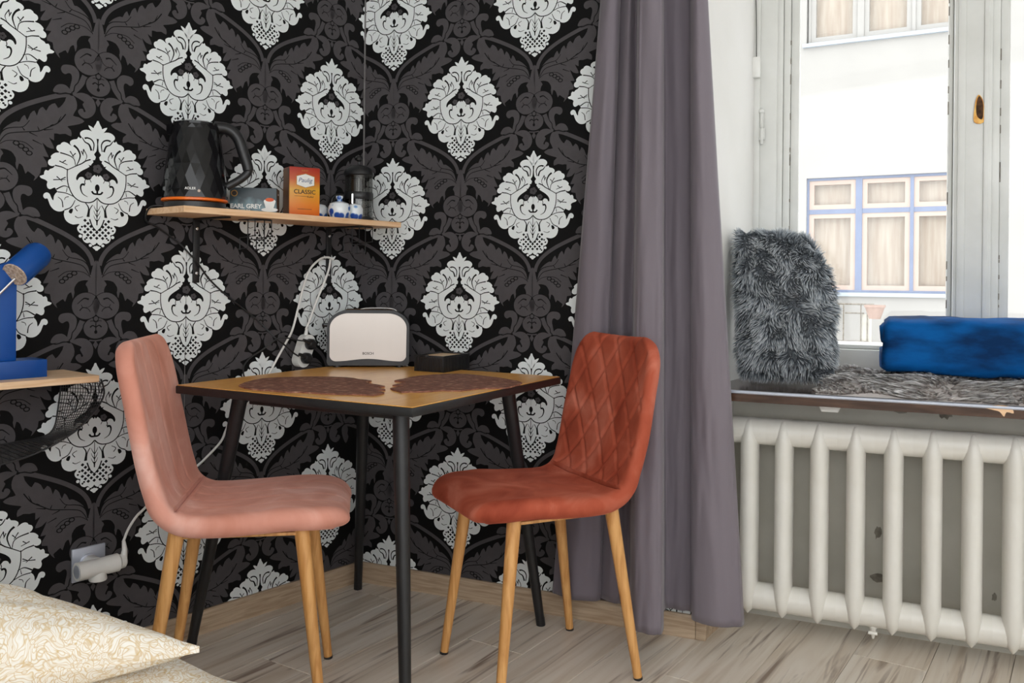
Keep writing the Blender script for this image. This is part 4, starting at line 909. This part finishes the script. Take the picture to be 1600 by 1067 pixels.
# ------------------------------------------------------------------ fur
def fur(name, samples, length, width, m, parent, rnd, up=None, seg=3, kind=True):
    V = []; F = []; st = []; tn = []
    for P, nrm, flow, ls_ in samples:
        o = len(V); d = (nrm+flow).normalized(); L = length*ls_*rnd.uniform(.6, 1.15)
        side = (d.cross(nrm)*1.2+d.cross(Vector((rnd.uniform(-1, 1), rnd.uniform(-1, 1), rnd.uniform(-1, 1))))*.45).normalized()
        tone = rnd.uniform(.6, 1.1); p = P.copy(); g = Vector((0, 0, -1)) if up is None else up
        for i in range(seg+1):
            q = i/seg; w_ = width*(1-.85*q)
            if i == seg: V.append(p)
            else: V += [p-side*w_/2, p+side*w_/2]
            st.extend([q]*(1 if i == seg else 2)); tn.extend([tone]*(1 if i == seg else 2))
            d = (d+flow*.35+g*.14).normalized(); p = p+d*(L/seg)
        for i in range(seg-1): F.append((o+2*i, o+2*i+1, o+2*i+3, o+2*i+2))
        F.append((o+2*seg-2, o+2*seg-1, o+2*seg))
    me = bpy.data.meshes.new(name); me.from_pydata([tuple(v) for v in V], [], F); me.materials.append(MATS[m])
    a = me.attributes.new('strand', 'FLOAT', 'POINT'); a.data.foreach_set('value', st)
    b = me.attributes.new('tone', 'FLOAT', 'POINT'); b.data.foreach_set('value', tn)
    ob = bpy.data.objects.new(name, me); COL.objects.link(ob); ob.parent = parent; ob['kind'] = 'stuff'
    return ob
fpw = thing('fluffy_cushion', 'shaggy grey fur cushion standing on the left end of the windowsill', 'cushion', C, RA)
def cush(u, v, side):
    z = .985+.215*v
    xl = 1.254-.012*v; xr = 1.532-.012*max(v, -.2)-.062*max(v, 0)**2
    sq = 1-.10*abs(u)**3*abs(v)**6
    x = (xl+xr)/2+(xr-xl)/2*u*(1-.06*abs(v)**4)
    y = .200+.025*v+side*(.015+.085*math.sqrt(max(0, 1-abs(u)**2.6))*math.sqrt(max(0, 1-abs(v)**3)))
    return Vector((x, y, z*1+(-.0)*u - .02*max(u, 0)*max(v, 0)))
n = 22; mb = MB()
for side in (-1, 1):
    mb.add([cush(-1+2*i/n, -1+2*j/n, side) for j in range(n+1) for i in range(n+1)], [(j*(n+1)+i, j*(n+1)+i+1, (j+1)*(n+1)+i+1, (j+1)*(n+1)+i) for j in range(n) for i in range(n)])
rim = [(-1+2*i/n, -1) for i in range(n)]+[(1, -1+2*i/n) for i in range(n)]+[(1-2*i/n, 1) for i in range(n)]+[(-1, 1-2*i/n) for i in range(n)]
mb.add([cush(u, v, -1) for u, v in rim]+[cush(u, v, 1) for u, v in rim], [(i, (i+1) % (4*n), (i+1) % (4*n)+4*n, i+4*n) for i in range(4*n)])
mb.build('cover', 'fur_backing', fpw)
rnd = random.Random(11); smp = []
def flowat(P, k): return Vector((noise.noise(P*22+Vector((k, 0, 0))), noise.noise(P*22+Vector((0, k+7, 0))), noise.noise(P*22+Vector((0, 0, k+3)))-.3))*.75
cen = Vector((1.40, .21, .97))
for i in range(12500):
    u = rnd.uniform(-1, 1); v = rnd.uniform(-1, 1); side = -1 if rnd.random() < .72 else 1
    r_ = rnd.random()
    if r_ < .22:
        if rnd.random() < .5: u = math.copysign(1, u)
        else: v = math.copysign(1, v)
        P = cush(u, v, -1).lerp(cush(u, v, 1), rnd.random()); nn = (P-cen); nn.y *= .3
    else:
        P = cush(u, v, side); e_ = .02
        nn = (cush(clamp(u+e_, -1, 1), v, side)-cush(clamp(u-e_, -1, 1), v, side)).cross(cush(u, clamp(v+e_, -1, 1), side)-cush(u, clamp(v-e_, -1, 1), side))*(1 if side < 0 else -1)
        if nn.length < 1e-9: continue
    nn.normalize(); fl_ = flowat(P, 1)
    if P.z < .80: fl_ = fl_*.5+Vector((0, 0, .35))
    smp.append((P, nn, fl_, 1))
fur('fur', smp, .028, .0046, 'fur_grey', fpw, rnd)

fth = thing('fur_throw', 'long haired grey and white sheepskin throw on the windowsill', 'throw', C, RA)
def thz(s_, e): return .742+.040*clamp(min((s_-1.50)/.05, (e+.004)/.10, (2.4-s_)/.05, (.36-e)/.05))+.020*noise.noise(Vector((s_*7, e*10, 0)))*clamp((s_-1.5)/.08)
n1, n2 = 50, 18; mb = MB()
g = lambda i, j: (1.50+.85*i/n1+.02*math.sin(j*.8)*(1 if i == 0 else 0), -.004+.36*j/n2)
top_ = []; bot_ = []
for j in range(n2+1):
    for i in range(n1+1):
        s_, e = g(i, j); top_.append((s_, e, thz(s_, e))); bot_.append((s_, e, .7395))
idx = lambda i, j: j*(n1+1)+i
qs = [(idx(i, j), idx(i+1, j), idx(i+1, j+1), idx(i, j+1)) for j in range(n2) for i in range(n1)]
loop = [idx(i, 0) for i in range(n1)]+[idx(n1, j) for j in range(n2)]+[idx(i, n2) for i in range(n1, 0, -1)]+[idx(0, j) for j in range(n2, 0, -1)]
K = len(top_); mb.add(top_+bot_, qs+[tuple(a+K for a in q) for q in qs]+[(loop[i], loop[(i+1) % len(loop)], loop[(i+1) % len(loop)]+K, loop[i]+K) for i in range(len(loop))])
mb.build('hide', 'pale_hide', fth)
rnd = random.Random(5); smp = []
for i in range(4800):
    s_ = 1.50+.85*rnd.random(); e = .36*rnd.random()**1.35-.004
    if s_ > 2.2 and rnd.random() < .6: continue
    P = Vector((s_, e, thz(s_, e)))
    cl_ = Vector((round(s_*22)/22, round(e*18)/18, 0))
    a = 2.4*noise.noise(cl_*5.0+Vector((4, 2, 9)))+.5*rnd.uniform(-1, 1)*.5
    fl_ = Vector((math.sin(a)*1.1-.35*clamp((1.62-s_)/.1), -.75*math.cos(a)-.2, .05))
    ls_ = 1 if e > .05 else .75
    smp.append((P, Vector((0, 0, .8)), fl_, ls_))
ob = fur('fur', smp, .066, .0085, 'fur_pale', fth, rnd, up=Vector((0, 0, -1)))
me = ob.data                                            # hair rests on the sill instead of passing through it
for v in me.vertices:
    if v.co.y > -.025 and v.co.z < .7405: v.co.z = .7405+.004*random.random()
    if v.co.y <= -.025: v.co.y = -.025+.2*(v.co.y+.025)

bl = thing('folded_blanket', 'folded royal blue velvet blanket lying on the fur throw', 'blanket', C, RA)
def slab(s0, s1, e0, e1, z0, z1, seed, r=.05, ns=46, nk=40):
    vs = []; fs = []
    for i in range(ns+1):
        q = i/ns; s_ = s0+(s1-s0)*q; inset = 0
        ed = min(q, 1-q)*(s1-s0)
        if ed < .016: inset = .016-math.sqrt(max(0, .016**2-(.016-ed)**2))
        hx, hz = (e1-e0)/2-inset*.6, (z1-z0)/2-inset*.6
        for k in range(nk):
            a = 2*PI*k/nk; c, sn_ = math.cos(a), math.sin(a); p = .38
            y = (e0+e1)/2+hx*math.copysign(abs(c)**p, c); z = (z0+z1)/2+hz*math.copysign(abs(sn_)**p, sn_)
            d = .006*noise.noise(Vector((s_*9, y*12, z*12+seed)))+.003*noise.noise(Vector((s_*25, y*30, z*30+seed)))
            vs.append((s_+(.01*noise.noise(Vector((y*8, z*14, seed))) if i < 2 else 0), y+d*c*1.2, z+d*sn_*1.2))
    for i in range(ns):
        for k in range(nk): fs.append((i*nk+k, i*nk+(k+1) % nk, (i+1)*nk+(k+1) % nk, (i+1)*nk+k))
    fs.append(tuple(range(nk))); fs.append(tuple(ns*nk+k for k in range(nk)))
    return MB().add(vs, fs)
slab(1.672, 2.30, .110, .345, .796, .955, 2).build('roll', 'blanket_velvet', bl, ang=80)
slab(1.662, 2.28, .215, .352, .792, .862, 6).build('inner_fold', 'blanket_velvet', bl, ang=80)
slab(1.664, 2.28, .150, .350, .868, .940, 9).build('inner_fold', 'blanket_velvet', bl, ang=80)

# ------------------------------------------------------------------ bed in the foreground
BR = math.radians(-32)
bd = thing('bed', 'bed with a cream and gold paisley duvet in the near corner', 'bed', (-.465, 1.40, 0), BR)
MB().box((-.37, -.62, .16), (1.00, 1.10, .20), bev=.01).build('bed_base', 'bed_frame', bd)
for x in (-.82, .08):
    for y in (-.12, -1.1): MB().box((x, y, .03), (.05, .05, .06), bev=.004).build('leg', 'bed_frame', bd)
MB().box((-.37, -.60, .325), (.98, 1.06, .13), bev=.03, seg=4).build('mattress', 'white_wall', bd)
n = 44; vs = []
def dv(u, v):
    x = -.38+.56*u; y = -.60+.60*v; ed = min(1-abs(u), 1-abs(v))
    z = .440-.035*max(0, 1-ed/.06)**2+.010*noise.noise(Vector((x*5, y*5, 1)))+.005*noise.noise(Vector((x*14, y*14, 4)))
    return Vector((x, y, z))
mb = MB(); top_ = [dv(-1+2*i/n, -1+2*j/n) for j in range(n+1) for i in range(n+1)]; bot_ = [p-Vector((0, 0, .045)) for p in top_]
idx = lambda i, j: j*(n+1)+i
qs = [(idx(i, j), idx(i+1, j), idx(i+1, j+1), idx(i, j+1)) for j in range(n) for i in range(n)]
loop = [idx(i, 0) for i in range(n)]+[idx(n, j) for j in range(n)]+[idx(i, n) for i in range(n, 0, -1)]+[idx(0, j) for j in range(n, 0, -1)]
K = len(top_); mb.add(top_+bot_, qs+[tuple(a+K for a in q) for q in qs]+[(loop[i], loop[(i+1) % len(loop)], loop[(i+1) % len(loop)]+K, loop[i]+K) for i in range(len(loop))])
mb.build('duvet', 'paisley_cotton', bd, ang=80)
pw = thing('bed_pillow', 'cream and gold paisley pillow with a pointed corner on the bed', 'pillow', (-.468, 1.335, .440), 0)
PD1 = Vector((-.66, -.26, 0)); PD2 = Vector((-.44, .22, 0))
def pil(u, v, side):
    rc = 1-.0*abs(u*v)**7; uu = rc*u*(1-.10*(1-v*v)*abs(u)**3); vv = rc*v*(1-.10*(1-u*u)*abs(v)**3)
    xy = Vector((0, 0, 0)) + PD1*(.5-.5*uu) + PD2*(.5+.5*vv)
    x, y = xy.x, xy.y
    h = .080*(max(0, 1-abs(u)**2.2)**.6)*(max(0, 1-abs(v)**2.2)**.6)
    w_ = .004*noise.noise(Vector((u*4, v*4, side)))+.006*noise.noise(Vector((u*2.2, v*6, side*2)))*clamp(1.2-abs(u)*abs(v))
    ed = max(abs(u), abs(v))
    return Vector((x, y, .046+side*(h+.012*(1-.6*abs(u*v)**6))+w_*(1-ed**8)))
n = 40; mb = MB()
for side in (-1, 1):
    mb.add([pil(-1+2*i/n, -1+2*j/n, side) for j in range(n+1) for i in range(n+1)], [(j*(n+1)+i, j*(n+1)+i+1, (j+1)*(n+1)+i+1, (j+1)*(n+1)+i) for j in range(n) for i in range(n)])
rim = [(-1+2*i/n, -1) for i in range(n)]+[(1, -1+2*i/n) for i in range(n)]+[(1-2*i/n, 1) for i in range(n)]+[(-1, 1-2*i/n) for i in range(n)]
mb.add([pil(u, v, -1) for u, v in rim]+[pil(u, v, 1) for u, v in rim], [(i, (i+1) % (4*n), (i+1) % (4*n)+4*n, i+4*n) for i in range(4*n)])
mb.build('pillowcase', 'paisley_cotton', pw, ang=80)
